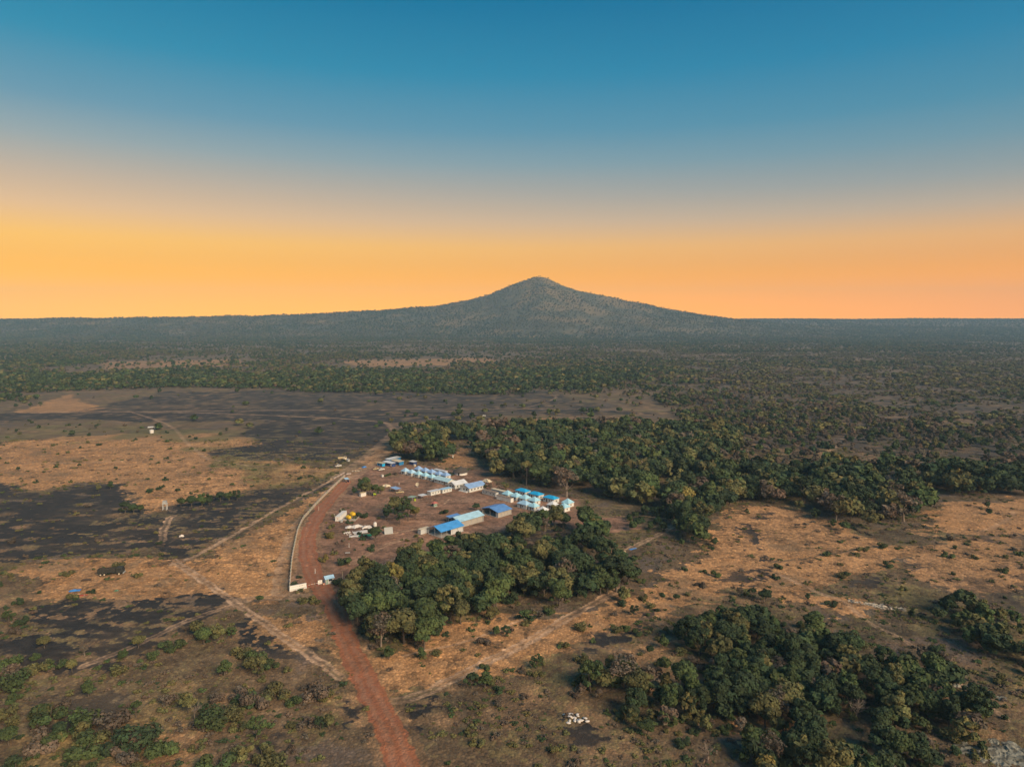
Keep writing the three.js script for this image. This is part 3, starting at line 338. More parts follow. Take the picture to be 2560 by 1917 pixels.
grove(18, [[-108.35,-368.22],[-91.34,-401.16],[-59.53,-353.66],[-43.36,-360.80],[-46.55,-321.71],[-66.68,-290.08],[-76.00,-285.39],[-91.49,-315.99]], 8, 'shrub', [0.8, 2.2], { olive: 3, dark: 2, dry: 2, yellow: 0.6 }, 'yard inside the gate', { fill: 0.4 });
grove(19, [[134.02,-226.24],[147.37,-214.97],[158.58,-195.38],[140.27,-171.65],[132.62,-178.93],[133.10,-193.17],[128.11,-204.73]], 7, 'shrub', [1, 3], { olive: 3, mid: 3, dark: 2, dry: 1 }, 'slope above the grey rock outcrop', { fill: 0.6 });
one([[[-95.55,-425.83], 10, 'dark'], [[-99.47,-421.84], 6, 'dark'], [[-90.38,-421.84], 9, 'olive'], [[-85.45,-419.88], 7.5, 'mid'], [[-95.91,-438.24], 8.5, 'mid'], [[-83.19,-423.83], 6, 'olive'], [[-69.27,-369.74], 8, 'dark'], [[-60.70,-360.80], 10.5, 'dark'], [[-57.27,-366.71], 10, 'mid'], [[-66.43,-379.13], 11, 'olive'], [[-62.14,-380.74], 10, 'mid'], [[-53.95,-371.28], 7, 'yellow'], [[-68.50,-332.55], 7.5, 'mid'], [[10.89,-348.14], 12, 'olive'], [[6.68,-346.79], 10, 'olive'], [[23.05,-355.06], 12.5, 'olive'], [[27.22,-353.66], 9, 'mid'], [[17.11,-346.79], 8, 'dry'], [[-20.67,-387.32], 4.6, 'dark'], [[-14.05,-435.07], 5, 'dry'], [[-8.83,-434.03], 5.5, 'dry'], [[-3.63,-434.03], 5, 'olive'], [[-17.82,-438.24], 3.5, 'olive'], [[-73.64,-297.91], 4.2, 'mid']], 'camp yard');
one([[[-86.87,-375.95], 3, 'dark', 'shrub'], [[-82.37,-372.82], 2.6, 'dark', 'shrub'], [[-90.63,-377.54], 2.4, 'olive', 'shrub'], [[-92.74,-336.32], 3.4, 'yellow', 'shrub'], [[-96.53,-353.66], 2.6, 'olive', 'shrub'], [[-87.23,-304.06], 3, 'yellow', 'shrub'], [[-68.14,-318.25], 2.8, 'dark', 'shrub'], [[-76.59,-298.92], 3, 'dark', 'shrub'], [[-38.46,-381.55], 3, 'dark', 'shrub'], [[-73.14,-275.56], 2.6, 'dark', 'shrub'], [[-90.40,-274.70], 1.8, 'dark', 'shrub'], [[-91.52,-283.09], 1.3, 'dark', 'shrub'], [[-88.19,-361.53], 2.2, 'dark', 'shrub'], [[-89.04,-475.08], 2, 'mid', 'shrub'], [[-87.22,-477.58], 1.6, 'mid', 'shrub'], [[-83.38,-480.11], 2.2, 'dry', 'shrub'], [[-79.76,-258.50], 3.2, 'olive', 'shrub'], [[-81.97,-256.98], 2.6, 'olive', 'shrub'], [[-76.50,-256.98], 2.4, 'olive', 'shrub'], [[-43.50,-476.32], 2.4, 'dark', 'shrub']], 'camp yard');
one([[[-221.14,-380.74], 7, 'dark'], [[-216.56,-381.55], 6, 'dark'], [[-212.88,-382.37], 5, 'mid'], [[-195.63,-394.12], 6, 'mid'], [[-189.49,-394.12], 7.5, 'dark'], [[-184.53,-396.73], 8, 'mid'], [[-181.42,-399.38], 7, 'dark'], [[-177.80,-406.60], 6.5, 'dark'], [[-173.20,-408.45], 6.5, 'mid'], [[-169.06,-410.31], 6.5, 'dark'], [[-267.41,-431.95], 4.5, 'olive'], [[-263.36,-438.24], 5, 'dark'], [[-361.34,-490.50], 3.6, 'dark'], [[-423.05,-685.93], 4.5, 'dark'], [[-611.83,-858.70], 7, 'dark'], [[-623.87,-850.79], 6, 'dark'], [[-604.70,-866.77], 6, 'mid'], [[-284.17,-670.88], 3.8, 'dark'], [[-154.99,-467.71], 3, 'dark'], [[-205.80,-651.80], 4, 'mid']], 'grassland left of the wall');
one([[[-104.81,-222.74], 6.5, 'mid'], [[-100.79,-224.48], 6.5, 'olive'], [[-97.20,-227.43], 4.5, 'mid'], [[-89.41,-202.32], 5, 'mid'], [[-78.68,-201.84], 5, 'olive'], [[-67.62,-170.61], 6, 'mid'], [[-91.16,-182.40], 6, 'olive'], [[-104.73,-180.45], 4.6, 'mid'], [[-84.59,-177.80], 3.6, 'dark'], [[-129.53,-178.93], 4.6, 'mid'], [[-124.37,-190.58], 4.6, 'mid'], [[-138.16,-204.73], 4.5, 'olive'], [[-126.13,-212.32], 4, 'mid'], [[-131.12,-167.88], 5, 'mid'], [[-145.80,-191.01], 4.6, 'mid'], [[-119.85,-171.30], 4.2, 'dark'], [[-49.53,-174.86], 4.2, 'olive'], [[-51.70,-174.13], 3.8, 'dark'], [[-98.67,-256.98], 3.4, 'mid'], [[-183.25,-238.69], 5, 'mid'], [[-157.71,-220.47], 4.4, 'olive'], [[-126.03,-220.47], 4.6, 'olive'], [[-140.79,-214.97], 4.2, 'dry']], 'scrub beside the red road');
one([[[-11.99,-194.94], 5, 'dark'], [[-8.17,-195.38], 5, 'mid'], [[7.73,-206.71], 4.6, 'mid'], [[-40.14,-212.85], 4.6, 'mid'], [[45.68,-246.11], 4.2, 'dark'], [[-2.09,-228.63], 4, 'dark'], [[-5.60,-229.23], 3.6, 'mid'], [[31.40,-204.73], 5.5, 'olive'], [[34.39,-199.95], 5, 'mid'], [[20.60,-197.19], 4, 'dark'], [[26.87,-198.79], 4.5, 'mid'], [[59.22,-260.04], 3.2, 'dark'], [[64.38,-258.50], 3.4, 'dark'], [[71.04,-256.98], 3, 'dry'], [[94.75,-260.04], 5, 'dark'], [[99.56,-258.12], 5.5, 'dark'], [[91.32,-263.95], 4.4, 'dry'], [[116.86,-260.04], 3, 'dark'], [[148.37,-243.70], 4, 'dark'], [[32.67,-176.13], 5, 'olive'], [[36.13,-171.65], 4.8, 'mid'], [[66.51,-164.91], 6.5, 'mid'], [[71.66,-162.51], 7, 'dark']], 'open ground on the right');
const lonePalm = thing('tall_tree', 'tall pale-trunked tree with small olive crown rising behind the bright blue roofs', 'tree', [9.66,-449.14]);
part('trunk', [bar([0, -0.1, 0], [0.3, 9, 0.1], 0.45, 0.34, 8), bar([0.3, 8.9, 0.1], [0.2, 14, 0], 0.34, 0.14, 7), bar([0.3, 10, 0], [2.4, 13.6, 0.6], 0.16, 0.06), bar([0.3, 10.4, 0], [-2.2, 13.8, -0.5], 0.16, 0.06)], M.barkPale, lonePalm);
part('crown', leafCloud(909, [[0, 14.2, 0, 1.9], [2.3, 13.6, 0.6, 1.6], [-2.3, 13.8, -0.4, 1.6], [0.6, 15.2, -0.9, 1.4], [-0.8, 13.4, 1.2, 1.4]].map(([x, y, z, r]) => ({ x, y, z, r })), 1800, 0.4), LEAF.olive[2], lonePalm);
const bareSpots = [[[87.50,-186.81], 8, 'bare twisted tree in the thick of the dark thicket'], [[95.05,-178.93], 7, 'bare grey tree low in the dark thicket, right of the twisted one'], [[69.59,-223.32], 6.5, 'bare tree at the near left edge of the dark thicket'], [[204.49,-320.55], 4.5, 'bare little tree in the dry field beside the thin dark ditch'], [[49.01,-160.95], 5.5, 'thin bare tree on open grass below the dark thicket'], [[-87.86,-178.93], 5, 'bare grey tree among the scrub left of the red road'], [[12.82,-263.95], 7, 'bare pale tree at the clearing edge of the grove'], [[206.73,-401.16], 9, 'bare pale tree at the forest edge over the dry field'], [[40.06,-332.55], 7, 'bare brown tree right of the huts beside the grove']];
for (const [p, h, label] of bareSpots) { const t = thing('bare_tree', label, 'tree', p, p[0]); t.scale.setScalar(h / 7.4); const b = BARE[Math.abs(Math.round(p[0])) % 2]; part('trunk', b.limb, M.barkPale, t); part('twig', b.twig, M.barkPale, t); }

// the largest trees and shrubs are things; the rest of the wood is one mass
const az = (p) => Math.atan2(p.x, -p.z), range = (p) => Math.hypot(p.x, p.z, 110);
const inView = (p) => -p.z * 0.80 + 12 > Math.abs(p.x) && (p.z < -150);
const ord = (n) => n + (n % 100 > 10 && n % 100 < 14 ? 'th' : ['th', 'st', 'nd', 'rd'][n % 10] ?? 'th');
const rest = [];
const RV = rngOf(4242);
plants.forEach((p, i) => { p.id = i; p.v = RV(); p.rot = RV() * 6.283; p.sw = 0.9 + RV() * 0.35; p.tone = RV(); });
for (const kind of ['tree', 'shrub']) {
  const all = plants.filter((p) => p.kind === kind && inView(p)).sort((a, b) => (b.fixed ? 9 : b.h / range(b)) - (a.fixed ? 9 : a.h / range(a)) || a.id - b.id);
  const solo = all.slice(0, 285), sets = new Map(); rest.push(...all.slice(285));
  for (const p of solo) { const k = p.zone + '/' + p.sp; if (!sets.has(k)) sets.set(k, []); sets.get(k).push(p); }
  for (const list of sets.values()) {
    list.sort((a, b) => az(a) - az(b));
    list.forEach((p, i) => {
      const colour = SPECIES[p.sp][0], which = list.length === 1 ? 'only' : i === list.length - 1 ? 'rightmost' : i === 0 ? 'leftmost' : ord(i + 1) + ' from left', small = p.h < 6 && kind === 'tree' ? 'small ' : '';
      const label = `${small}${colour} ${kind === 'tree' ? 'leafy tree' : 'leafy shrub'}, ${which} of that colour, ${p.zone}`;
      const t = thing(kind === 'tree' ? 'leafy_tree' : 'shrub', label, kind, [p.x, p.z], p.rot, kind === 'tree' ? 'trees, ' + p.zone : 'shrubs, ' + p.zone), m = LEAF[p.sp][Math.floor(p.tone * 3)];
      if (kind === 'tree') { const q = PROTO[Math.floor(p.v * PROTO.length)], s = p.h / 9.6; t.scale.set(s * p.sw, s, s * p.sw); part('crown', p.sp === 'dry' ? q.sparse : q.crown, m, t); part('trunk', q.trunk, p.sp === 'dry' ? M.barkPale : M.bark, t); }
      else { const q = SHRUBS[Math.floor(p.v * SHRUBS.length)], s = p.h / 2; t.scale.set(s * p.sw * 1.1, s, s * p.sw * 1.1); part('foliage', q.crown, m, t); part('stem', q.stem, M.bark, t); }
    });
  }
}
const stuff = (name) => { const g = new THREE.Group(); g.name = name; g.userData.kind = 'stuff'; scene.add(g); return g; };
const D = new THREE.Object3D();
function scatter(name, geo, material, list, parent) {
  if (!list.length) return;
  const m = new THREE.InstancedMesh(geo, material, list.length), c = new THREE.Color(); m.name = name; m.userData.kind = 'stuff';
  list.forEach((p, i) => { D.position.set(p.x, p.y ?? 0, p.z); D.rotation.set(0, p.rot, 0); D.scale.set(p.s * (p.sw ?? 1), p.s, p.s * (p.sw ?? 1)); D.updateMatrix(); m.setMatrixAt(i, D.matrix); m.setColorAt(i, c.setRGB(...p.c)); });
  m.castShadow = m.receiveShadow = true; parent.add(m);
}
const tint = (sp, f, R) => { const [, r, g, b] = SPECIES[sp]; const h = (R() - 0.5) * 0.2; return [r * f * (1 + h), g * f, b * f * (1 - h * 0.5)]; };
{
  const R = rngOf(99), wood = stuff('woodland'), bush = stuff('undergrowth');
  for (const p of rest) { p.s = p.h / (p.kind === 'tree' ? 9.6 : 2); p.c = tint(p.sp, 0.8 + R() * 0.45, R); }
  PROTO.forEach((q, i) => scatter('woodland_tree', q.mid, leafMat, rest.filter((p) => p.kind === 'tree' && Math.floor(p.v * PROTO.length) === i), wood));
  SHRUBS.forEach((q, i) => scatter('low_shrub', q.low, leafMat, rest.filter((p) => p.kind === 'shrub' && Math.floor(p.v * SHRUBS.length) === i), bush));
  // the plain beyond
  const BELT = [[-1129.20,-1212.84],[-978.07,-1297.44],[-706.64,-1363.97],[-394.03,-1394.61],[-151.13,-1426.64],[199.91,-1544.82],[236.34,-1253.73],[126.56,-1072.73],[12.17,-1030.98],[-166.68,-1008.54],[-349.03,-1019.63],[-442.93,-1042.57],[-553.73,-1091.66],[-629.35,-987.04],[-723.02,-956.45],[-874.59,-937.07]], OPEN = [[[-1140.90,-1797.61],[-787.59,-2031.95],[-601.34,-1597.73],[-762.64,-1507.38],[-957.73,-1507.38]], [[-490.63,-1815.07],[-49.33,-2100.34],[-19.80,-1684.19],[-254.43,-1544.82],[-406.50,-1570.83]], [[-929.94,-937.07],[-636.07,-997.67],[-547.35,-1078.97],[-345.27,-1008.54],[-164.91,-997.67],[12.04,-1019.63],[131.67,-1014.06],[207.59,-976.63],[212.79,-718.11],[-119.16,-718.11],[-331.96,-718.11],[-714.99,-718.11]]];
  const far = [[], [], [], [], [], []];
  const sow = (d0, d1, gap, hs, level) => {
    for (let d = d0; d < d1; d += gap * 0.9) for (let x = -0.84 * d; x < 0.84 * d; x += gap) {
      const px = x + (R() - 0.5) * gap, pz = -d + (R() - 0.5) * gap, a = R(), b = R(), e = R(), f = R(), g = R();
      const qx = px + (fbm(px / 60, pz / 60) - 0.5) * d * 0.16, qz = pz + (fbm(px / 150 + 9, pz / 130) - 0.5) * d * 0.46;
      if (pz > -620 || TILES[1].bare(px, pz) % 10 > 0.5 && pz > -1900) continue;
      const belt = inside(qx, qz, BELT), open = OPEN.some((o) => inside(qx, qz, o)), right = sstep(150, 500, px - 0.05 * d) * (d < 2300 ? 1 : 0);
      let dens = belt ? 0.95 : open ? (d > 1300 ? 0.06 : 0.006 + 0.22 * sstep(0.66, 0.82, vnoise(px / 70, pz / 60) + 0.25 * sstep(-150, 150, px))) : 0.10 + 0.85 * sstep(0.38, 0.62, fbm(px / 230, pz / 120, 4) * 0.7 + vnoise(px / 38, pz / 30) * 0.3); if (d > 3700) dens = 0.4 + 0.6 * sstep(0.3, 0.55, fbm(px / 190, pz / 160 + 40, 4)); if (right && !belt) dens = 0.16 + 0.8 * sstep(0.36, 0.62, vnoise(px / 62, pz / 48) * 0.65 + vnoise(px / 19, pz / 19) * 0.35);
      if (a > dens || d < 1000 && !right && !belt && a > (px > -150 ? 0.1 : 0.012)) continue;
      const green = belt ? 0.92 : 0.25 + 0.6 * sstep(0.35, 0.65, fbm(px / 260 + 30, pz / 300, 3)) - right * 0.5, sp = b < green ? (e < 0.5 ? 'dark' : e < 0.85 ? 'mid' : 'olive') : (e < 0.6 ? 'dry' : 'olive');
      const h = mix(hs[0], hs[1], f * f * 0.7 + 0.3 * f) * (sp === 'dry' ? 0.75 : 1) * (belt ? 1.1 : 1 - right * 0.3);
      far[level * 3 + Math.floor(g * 3)].push({ x: px, z: pz, y: landY(px, pz) - 0.4, rot: g * 60, s: h / 9.6, sw: 1.0 + e * (0.5 + right * 1.1), c: tint(sp, 0.8 + R() * 0.5, R) });
    }
  };
  sow(640, 1120, 8, [2.5, 8.5], 0); sow(1120, 1800, 8.5, [3, 10.5], 0); sow(1800, 2600, 11, [4, 9], 1); sow(2600, 3800, 14, [4.5, 10], 1); sow(3800, 5200, 17, [6, 12], 1); sow(5200, 6900, 30, [8, 15], 1);
  const mass = stuff('distant_forest');
  far.forEach((list, k) => scatter('distant_tree', PROTO[[0, 2, 4, 1, 5, 4][k]].low, leafMat, list, mass));
  // tufts of dry grass and stubble over the near ground
  const tussock = (seed) => { const Q = rngOf(seed), g = new THREE.ConeGeometry(0.55, 0.42, 7, 1, true).translate(0, 0.17, 0), p = g.attributes.position; for (let i = 0; i < p.count; i++) p.setXYZ(i, p.getX(i) * (0.7 + Q() * 0.6) + (p.getY(i) > 0.3 ? 0.1 : 0), p.getY(i) > 0.3 ? 0.3 + Q() * 0.06 : -0.04, p.getZ(i) * (0.7 + Q() * 0.6)); g.computeVertexNormals(); const n = g.attributes.normal, v = new THREE.Vector3(); for (let i = 0; i < n.count; i++) { v.fromBufferAttribute(n, i).add(new THREE.Vector3(0, 0.9, 0)).normalize(); n.setXYZ(i, v.x, v.y, v.z); } g.deleteAttribute('uv'); return g; };
  const tuftMat = new THREE.MeshStandardMaterial({ color: 0xffffff, roughness: 1 }), tufts = [[], []], weeds = [];
  for (let d = 140; d < 620; d += 0) {
    const gap = 0.85 * Math.max(1, d / 240), step = gap; d += step;
    for (let x = -0.8 * d; x < 0.8 * d; x += gap) {
      const px = x + (R() - 0.5) * gap, pz = -d + (R() - 0.5) * gap, q = R(), sz = R(), T = Math.abs(px) < 228 && pz > -573 && pz < -117 ? TILES[0] : TILES[1], bare = T.bare(px, pz), burnt = bare >= 10, k = bare % 10;
      if (k > 0.3 && q > 0.05 || burnt && q > 0.3) { R(); continue; }
      const c = T.color(px, pz), f = 0.8 + R() * 0.6; tufts[q * 40 & 1].push({ x: px, z: pz, rot: q * 900, s: (0.4 + sz * sz * 0.9) * Math.sqrt(gap) * (burnt ? 0.6 : 1), sw: 1.25, c: c.map((v) => v * f) });
      const wn = vnoise(px / 18, pz / 18 + 60) + 0.5 * (vnoise(px / 5, pz / 5 + 10) - 0.5), inTan = c[0] > 0.2;
      if (q < (inTan ? 0.01 : burnt ? 0.012 : 0.13) * Math.max(0.7, gap) && k < 0.2 && wn > 0.36) weeds.push({ x: px + 1, z: pz, rot: sz * 60, s: (0.14 + sz * sz * 0.42) * (0.8 + gap * 0.3), sw: 1.5, c: tint(['olive', 'dry', 'dry', 'olive', 'dry', 'mid', 'olive', 'dark'][Math.floor(((sz * 97) % 1) * 7.99)], 0.75 + f * 0.35, R) });
    }
  }
  const grass = stuff('dry_grass'); scatter('grass_tuft', tussock(1), tuftMat, tufts[0], grass); scatter('grass_tuft', tussock(2), tuftMat, tufts[1], grass); scatter('weed_clump', SHRUBS[1].low, leafMat, weeds, bush);
}

// ---------- the camp ----------
const TH = Math.atan2(-19.2, 20.1), UX = [0.723, 0.691], VX = [0.691, -0.723]; // rows run along U, depth along V
const fromCorner = ([x, z], w, d) => [x - UX[0] * w / 2 + VX[0] * d / 2, z - UX[1] * w / 2 + VX[1] * d / 2];
const shift = ([x, z], u, v = 0) => [x + UX[0] * u + VX[0] * v, z + UX[1] * u + VX[1] * v];
function win(parent, w, h, x, y, z, side = 'z') {
  const f = part('window', side === 'z' ? box(w + 0.14, h + 0.14, 0.08, x, y - 0.07, z) : box(0.08, h + 0.14, w + 0.14, x, y - 0.07, z), M.frame, parent), s = side === 'z' ? Math.sign(z) : Math.sign(x);
  part('pane', side === 'z' ? box(w, h, 0.04, x, y, z + s * 0.03) : box(0.04, h, w, x + s * 0.03, y, z), M.glass, f);
}
const door = (parent, w, h, x, z, m = M.wood, side = 'z') => part('door', side === 'z' ? box(w, h, 0.07, x, 0.04, z) : box(0.07, h, w, x, 0.04, z), m, parent);
function hut(c, size, wallH, rise, roofMat, label, group, o = {}) {
  const t = thing('guest_hut', label, 'hut', c, TH, group), w = size, d = o.d ?? size;
  part('wall', box(w - 0.6, wallH + 0.1, d - 0.6, 0, 0, 0), o.wall ?? M.plaster, t);
  part('roof', hipRoof(w - 0.6, d - 0.6, rise, Math.max(0, w - d) * 0.9 + 0.05, 0.32, 0.14, wallH + 0.12), roofMat, t);
  part('plinth', box(w - 0.35, 0.16, d - 0.35, 0, -0.02, 0), M.concrete, t);
  door(t, 0.85, 1.95, o.dx ?? -0.6, d / 2 - 0.28); win(t, 0.8, 0.8, 0.85, 0.95, d / 2 - 0.28); win(t, 0.8, 0.8, w / 2 - 0.28, 0.95, 0.2, 'x');
  return t;
}
const nth = ['first', 'second', 'third', 'fourth', 'fifth', 'sixth'];
[[-76.66,-482.10],[-71.26,-476.82],[-65.67,-472.16],[-60.30,-467.08],[-55.12,-462.36]].forEach((c, i) => hut(c, 5.0, 2.2, 2.3, i < 2 ? M.roofSky : M.roofTent, `light blue pyramid-roofed hut, ${nth[i]} from left in the front row above the yard`, 'huts in the front row'));
[[-67.99,-488.32],[-62.36,-482.90],[-57.05,-477.60],[-51.24,-472.03],[-46.17,-468.47]].forEach((c, i) => hut(c, 5.2, 2.2, 2.3, M.roofPeri, `periwinkle blue pyramid-roofed hut, ${nth[i]} from left in the back row`, 'huts in the back row'));
function house(name, corner, w, d, h, rise, alongV, roofMat, label, category, o = {}) {
  const t = thing(name, label, category, fromCorner(corner, w, d), TH);
  part('wall', gableWall(w, d, h, rise, alongV), o.wall ?? M.plaster, t); part('roof', gableRoof(w, d, rise, alongV, o.over ?? 0.45, 0.1, h + 0.02), roofMat, t); part('plinth', box(w + 0.3, 0.2, d + 0.3, 0, -0.02, 0), M.concrete, t);
  return t;
}
{
  const a = house('long_hall', [-42.64,-446.47], 14.5, 6.3, 2.7, 1.5, false, M.roofCyan, 'long white hall with pale cyan gabled roof beside the satellite dish', 'building');
  for (const x of [-5.4, -1.6, 1.2, 5.2]) win(a, 0.9, 0.9, x, 1.1, 3.19); door(a, 1, 2.1, 3.3, 3.19);
  const b = house('canteen_house', [-37.26,-437.28], 6.7, 10.5, 2.8, 1.7, true, M.roofWhite, 'white house with grey-white gabled roof between the long hall and the blue-roofed house', 'house');
  win(b, 1.6, 0.9, -1.2, 1.1, 5.29); win(b, 1.6, 0.9, 1.3, 1.1, 5.29); for (const z of [3, 0.2, -2.8]) win(b, 1.1, 0.9, 3.39, 1.1, z, 'x'); part('porch_roof', box(2.6, 0.1, 3, 4.6, 2.5, -3.6), M.roofWhite, b); for (const z of [-2.3, -4.9]) part('porch_post', cyl(0.06, 0.06, 2.52, 5.7, 0, z, 6), M.steel, b);
  const c = house('office_house', [-27.34,-428.26], 8.9, 14.5, 2.9, 1.8, true, M.roofPeri, 'white house with periwinkle blue gabled roof and a row of windows by the brown shrubs', 'house');
  win(c, 1.1, 1, -0.6, 1.1, 7.29); win(c, 1.4, 1, 2.1, 1.1, 7.29); door(c, 1, 2.1, -2.6, 7.29, M.white); for (const z of [5.2, 2.4, -0.4, -3.2, -5.6]) win(c, 1.0, 1.0, 4.49, 1.1, z, 'x');
  part('porch_deck', box(7.4, 0.35, 1.6, -0.4, 0, 8.1), M.white, c); part('vent_hood', box(0.5, 0.4, 0.9, 4.7, 2.3, -2.0), M.white, c);
}
function cabin(name, corner, w, d, h, wall, roof, label, group, o = {}) {
  const t = thing(name, label, 'container', fromCorner(corner, w, d), o.turn ?? TH, group);
  part('shell', box(w, h, d, 0, 0.08, 0), wall, t); part('roof', box(w + (o.over ?? 0.1) * 2, 0.12, d + (o.over ?? 0.1) * 2, 0, h + 0.082, 0), roof, t);
  const ribs = [], long = w > d; for (let i = 0; i < 9; i++) { const k = -0.45 + 0.9 * i / 8; ribs.push(long ? box(0.07, h - 0.2, 0.06, k * w, 0.15, d / 2 + 0.02) : box(0.06, h - 0.2, 0.07, w / 2 + 0.02, 0.15, k * d)); }
  for (const r of ribs) part('rib', r, wall, t);
  if (o.open) { (long ? [-0.22, 0.22] : [-0.3, 0.28]).forEach((k) => win(t, 0.8, 0.7, long ? k * w : w / 2 + 0.03, 1.2, long ? d / 2 + 0.03 : k * d, long ? 'z' : 'x')); door(t, 0.85, 2, long ? 0.02 * w : w / 2 + 0.03, long ? d / 2 + 0.03 : 0, M.grey, long ? 'z' : 'x'); }
  return t;
}
cabin('prefab_cabin', [-51.10,-420.37], 3.4, 7.9, 2.3, M.plaster, M.roofWhite, 'pale prefab cabin with white flat roof above the red-roofed kiosk', 'prefab cabins by the dish yard', { open: true, over: 0.3 });
cabin('prefab_cabin', [-44.30,-426.03], 3.4, 7.9, 2.3, M.plaster, M.roofSky, 'pale prefab cabin with light blue flat roof touching the white canteen house', 'prefab cabins by the dish yard', { open: true, over: 0.3 });
const cc = [-0.75,-403.77], cd = [-10.17,-417.54];
cabin('shipping_container', cc, 6.06, 2.44, 2.55, M.white, M.roofRust, 'white container with brown roof, right of the near pair before the cyan huts', 'office containers', {});
cabin('shipping_container', shift(cc, -6.3), 6.06, 2.44, 2.55, M.white, M.roofRust, 'white container with brown roof, left of the near pair before the cyan huts', 'office containers', {});
cabin('shipping_container', cd, 6.06, 2.44, 2.55, M.paleGrey, M.roofRust, 'grey container, right of the far pair in front of the cream-roofed cabins', 'office containers', { open: true });
cabin('shipping_container', shift(cd, -6.3), 6.06, 2.44, 2.55, M.paleGrey, M.roofRust, 'grey container, left of the far pair in front of the cream-roofed cabins', 'office containers', { open: true });
cabin('site_cabin', shift(cd, 3.4, 5.2), 6.06, 2.44, 2.7, M.paleGrey, M.cream, 'grey cabin with cream roof nearest the first cyan hut', 'cream-roofed cabins', { over: 0.25 });
cabin('site_cabin', shift(cd, -3.1, 5.2), 6.06, 2.44, 2.7, M.paleGrey, M.cream, 'grey cabin with cream roof nearest the brown shrubs', 'cream-roofed cabins', { over: 0.25 });
cabin('store_cabin', [-47.89,-477.58], 12.2, 2.5, 2.5, M.white, M.roofWhite, 'long white cabin behind the back row of periwinkle huts', undefined, { over: 0.15 });
// huts of the right-hand cluster
[[[-2.67,-416.88], 'first'], [[2.63,-411.52], 'second'], [[8.06,-406.96], 'third'], [[13.56,-401.66], 'fourth']].forEach(([c, n]) => hut(c, 5.6, 2.3, 2.2, M.roofTent, `cyan pyramid-roofed hut, ${n} from left below the bright blue roofs`, 'cyan huts below the bright blue roofs'));
hut([7.31,-393.60], 7.6, 2.5, 1.8, M.roofSky, 'wide hut with mid blue hipped roof left of the olive trees', undefined, { d: 5.4 });
hut([12.81,-388.72], 5.2, 2.3, 2.0, M.roofTent, 'pale blue hut mostly hidden behind the olive tree crowns, left one', 'huts behind the olive trees'); hut([17.60,-381.41], 5.2, 2.3, 1.9, M.roofWhite, 'white-roofed hut peeping between the two olive trees', 'huts behind the olive trees');
hut([25.02,-375.88], 5.2, 2.2, 1.8, M.roofCyan, 'pale hut half hidden behind the right olive tree', 'huts behind the olive trees'); hut([23.96,-392.26], 5.2, 2.3, 2.0, M.roofWhite, 'white hut hidden behind the olive tree, beside the third bright blue roof', 'huts behind the olive trees');
hut([30.19,-386.97], 5.6, 2.4, 2.2, M.roofTent, 'cyan pyramid-roofed hut near the bare earth, front of the rightmost two', 'rightmost huts', { wall: M.white }); hut([33.14,-396.50], 5.8, 2.4, 2.3, M.roofTent, 'rightmost cyan pyramid-roofed hut, at the edge of the forest', 'rightmost huts', { wall: M.white });
[[[8.34,-418.74], 'nearest the grey cabins'], [[16.34,-410.62], 'in the middle of the three'], [[25.22,-401.43], 'nearest the rightmost huts']].forEach(([c, n]) => { const t = hut(fromCorner(c, 9.2, 5.6), 9.2, 2.6, 1.35, M.roofBright, `long hut with bright azure hipped roof ${n}`, 'bright azure roofs', { d: 5.6, dx: -1.5 }); win(t, 0.9, 0.9, -3.2, 1.1, 2.55); win(t, 0.9, 0.9, 2.9, 1.1, 2.55); });
// big sheds
function shed(corner, w, d, eave, rise, roofMat, label, walls) {
  const t = thing('open_shed', label, 'shed', fromCorner(corner, w, d), TH);
  part('roof', gableRoof(w - 0.8, d - 0.8, rise, true, 0.4, 0.09, eave + 0.1), roofMat, t);
  for (let i = 0; i < 5; i++) for (const s of [-1, 0, 1]) part('post', box(0.18, eave + (s ? 0 : rise - 0.1), 0.18, s * (w / 2 - 0.6), 0, (i / 4 - 0.5) * (d - 1.2)), M.steel, t);
  for (let i = 0; i < 5; i++) for (const s of [-1, 1]) part('rafter', bar([s * (w / 2 - 0.4), eave - 0.06, (i / 4 - 0.5) * (d - 1.2)], [0, eave + rise - 0.1, (i / 4 - 0.5) * (d - 1.2)], 0.07, 0.07, 4), M.steel, t);
  walls(t, w, d, eave); part('floor_slab', box(w - 0.4, 0.12, d - 0.4, 0, -0.02, 0), M.concrete, t); return t;
}
shed([-35.96,-336.37], 11.2, 16.2, 3.2, 1.9, M.roofBlue, 'open shed with vivid blue gabled roof beside the pale container', (t, w, d, e) => { part('back_wall', box(w - 1.4, e, 0.12, 0, 0.1, -d / 2 + 0.7), M.paleGrey, t); part('side_wall', box(0.12, e - 0.6, d * 0.5, w / 2 - 0.75, 0.1, -d * 0.2), M.paleGrey, t); });
shed([-28.08,-352.78], 10.0, 19, 3.4, 1.7, M.roofAqua, 'open shed with pale aqua gabled roof joining the vivid blue shed', (t, w, d, e) => { part('back_wall', box(w - 1.4, e, 0.12, 0, 0.1, -d / 2 + 0.7), M.paleGrey, t); part('side_wall', box(0.12, e - 0.3, d - 2, w / 2 - 0.75, 0.1, 0), M.concrete, t); });
shed([-7.78,-371.67], 14, 11.8, 3.1, 1.5, M.roofBlue2, 'open shed with dull blue gabled roof below the white containers', (t, w, d, e) => { part('side_wall', box(0.14, e - 0.25, d - 1.2, w / 2 - 0.75, 0.1, 0), M.concrete, t); part('side_wall', box(0.14, e - 0.25, d - 1.2, -w / 2 + 0.75, 0.1, 0), M.concrete, t); part('back_wall', box(w - 1.8, e, 0.12, 0, 0.1, -d / 2 + 0.75), M.concrete, t); part('front_pier', box(1.6, e - 0.25, 0.14, w / 2 - 1.6, 0.1, d / 2 - 0.65), M.paleGrey, t); });
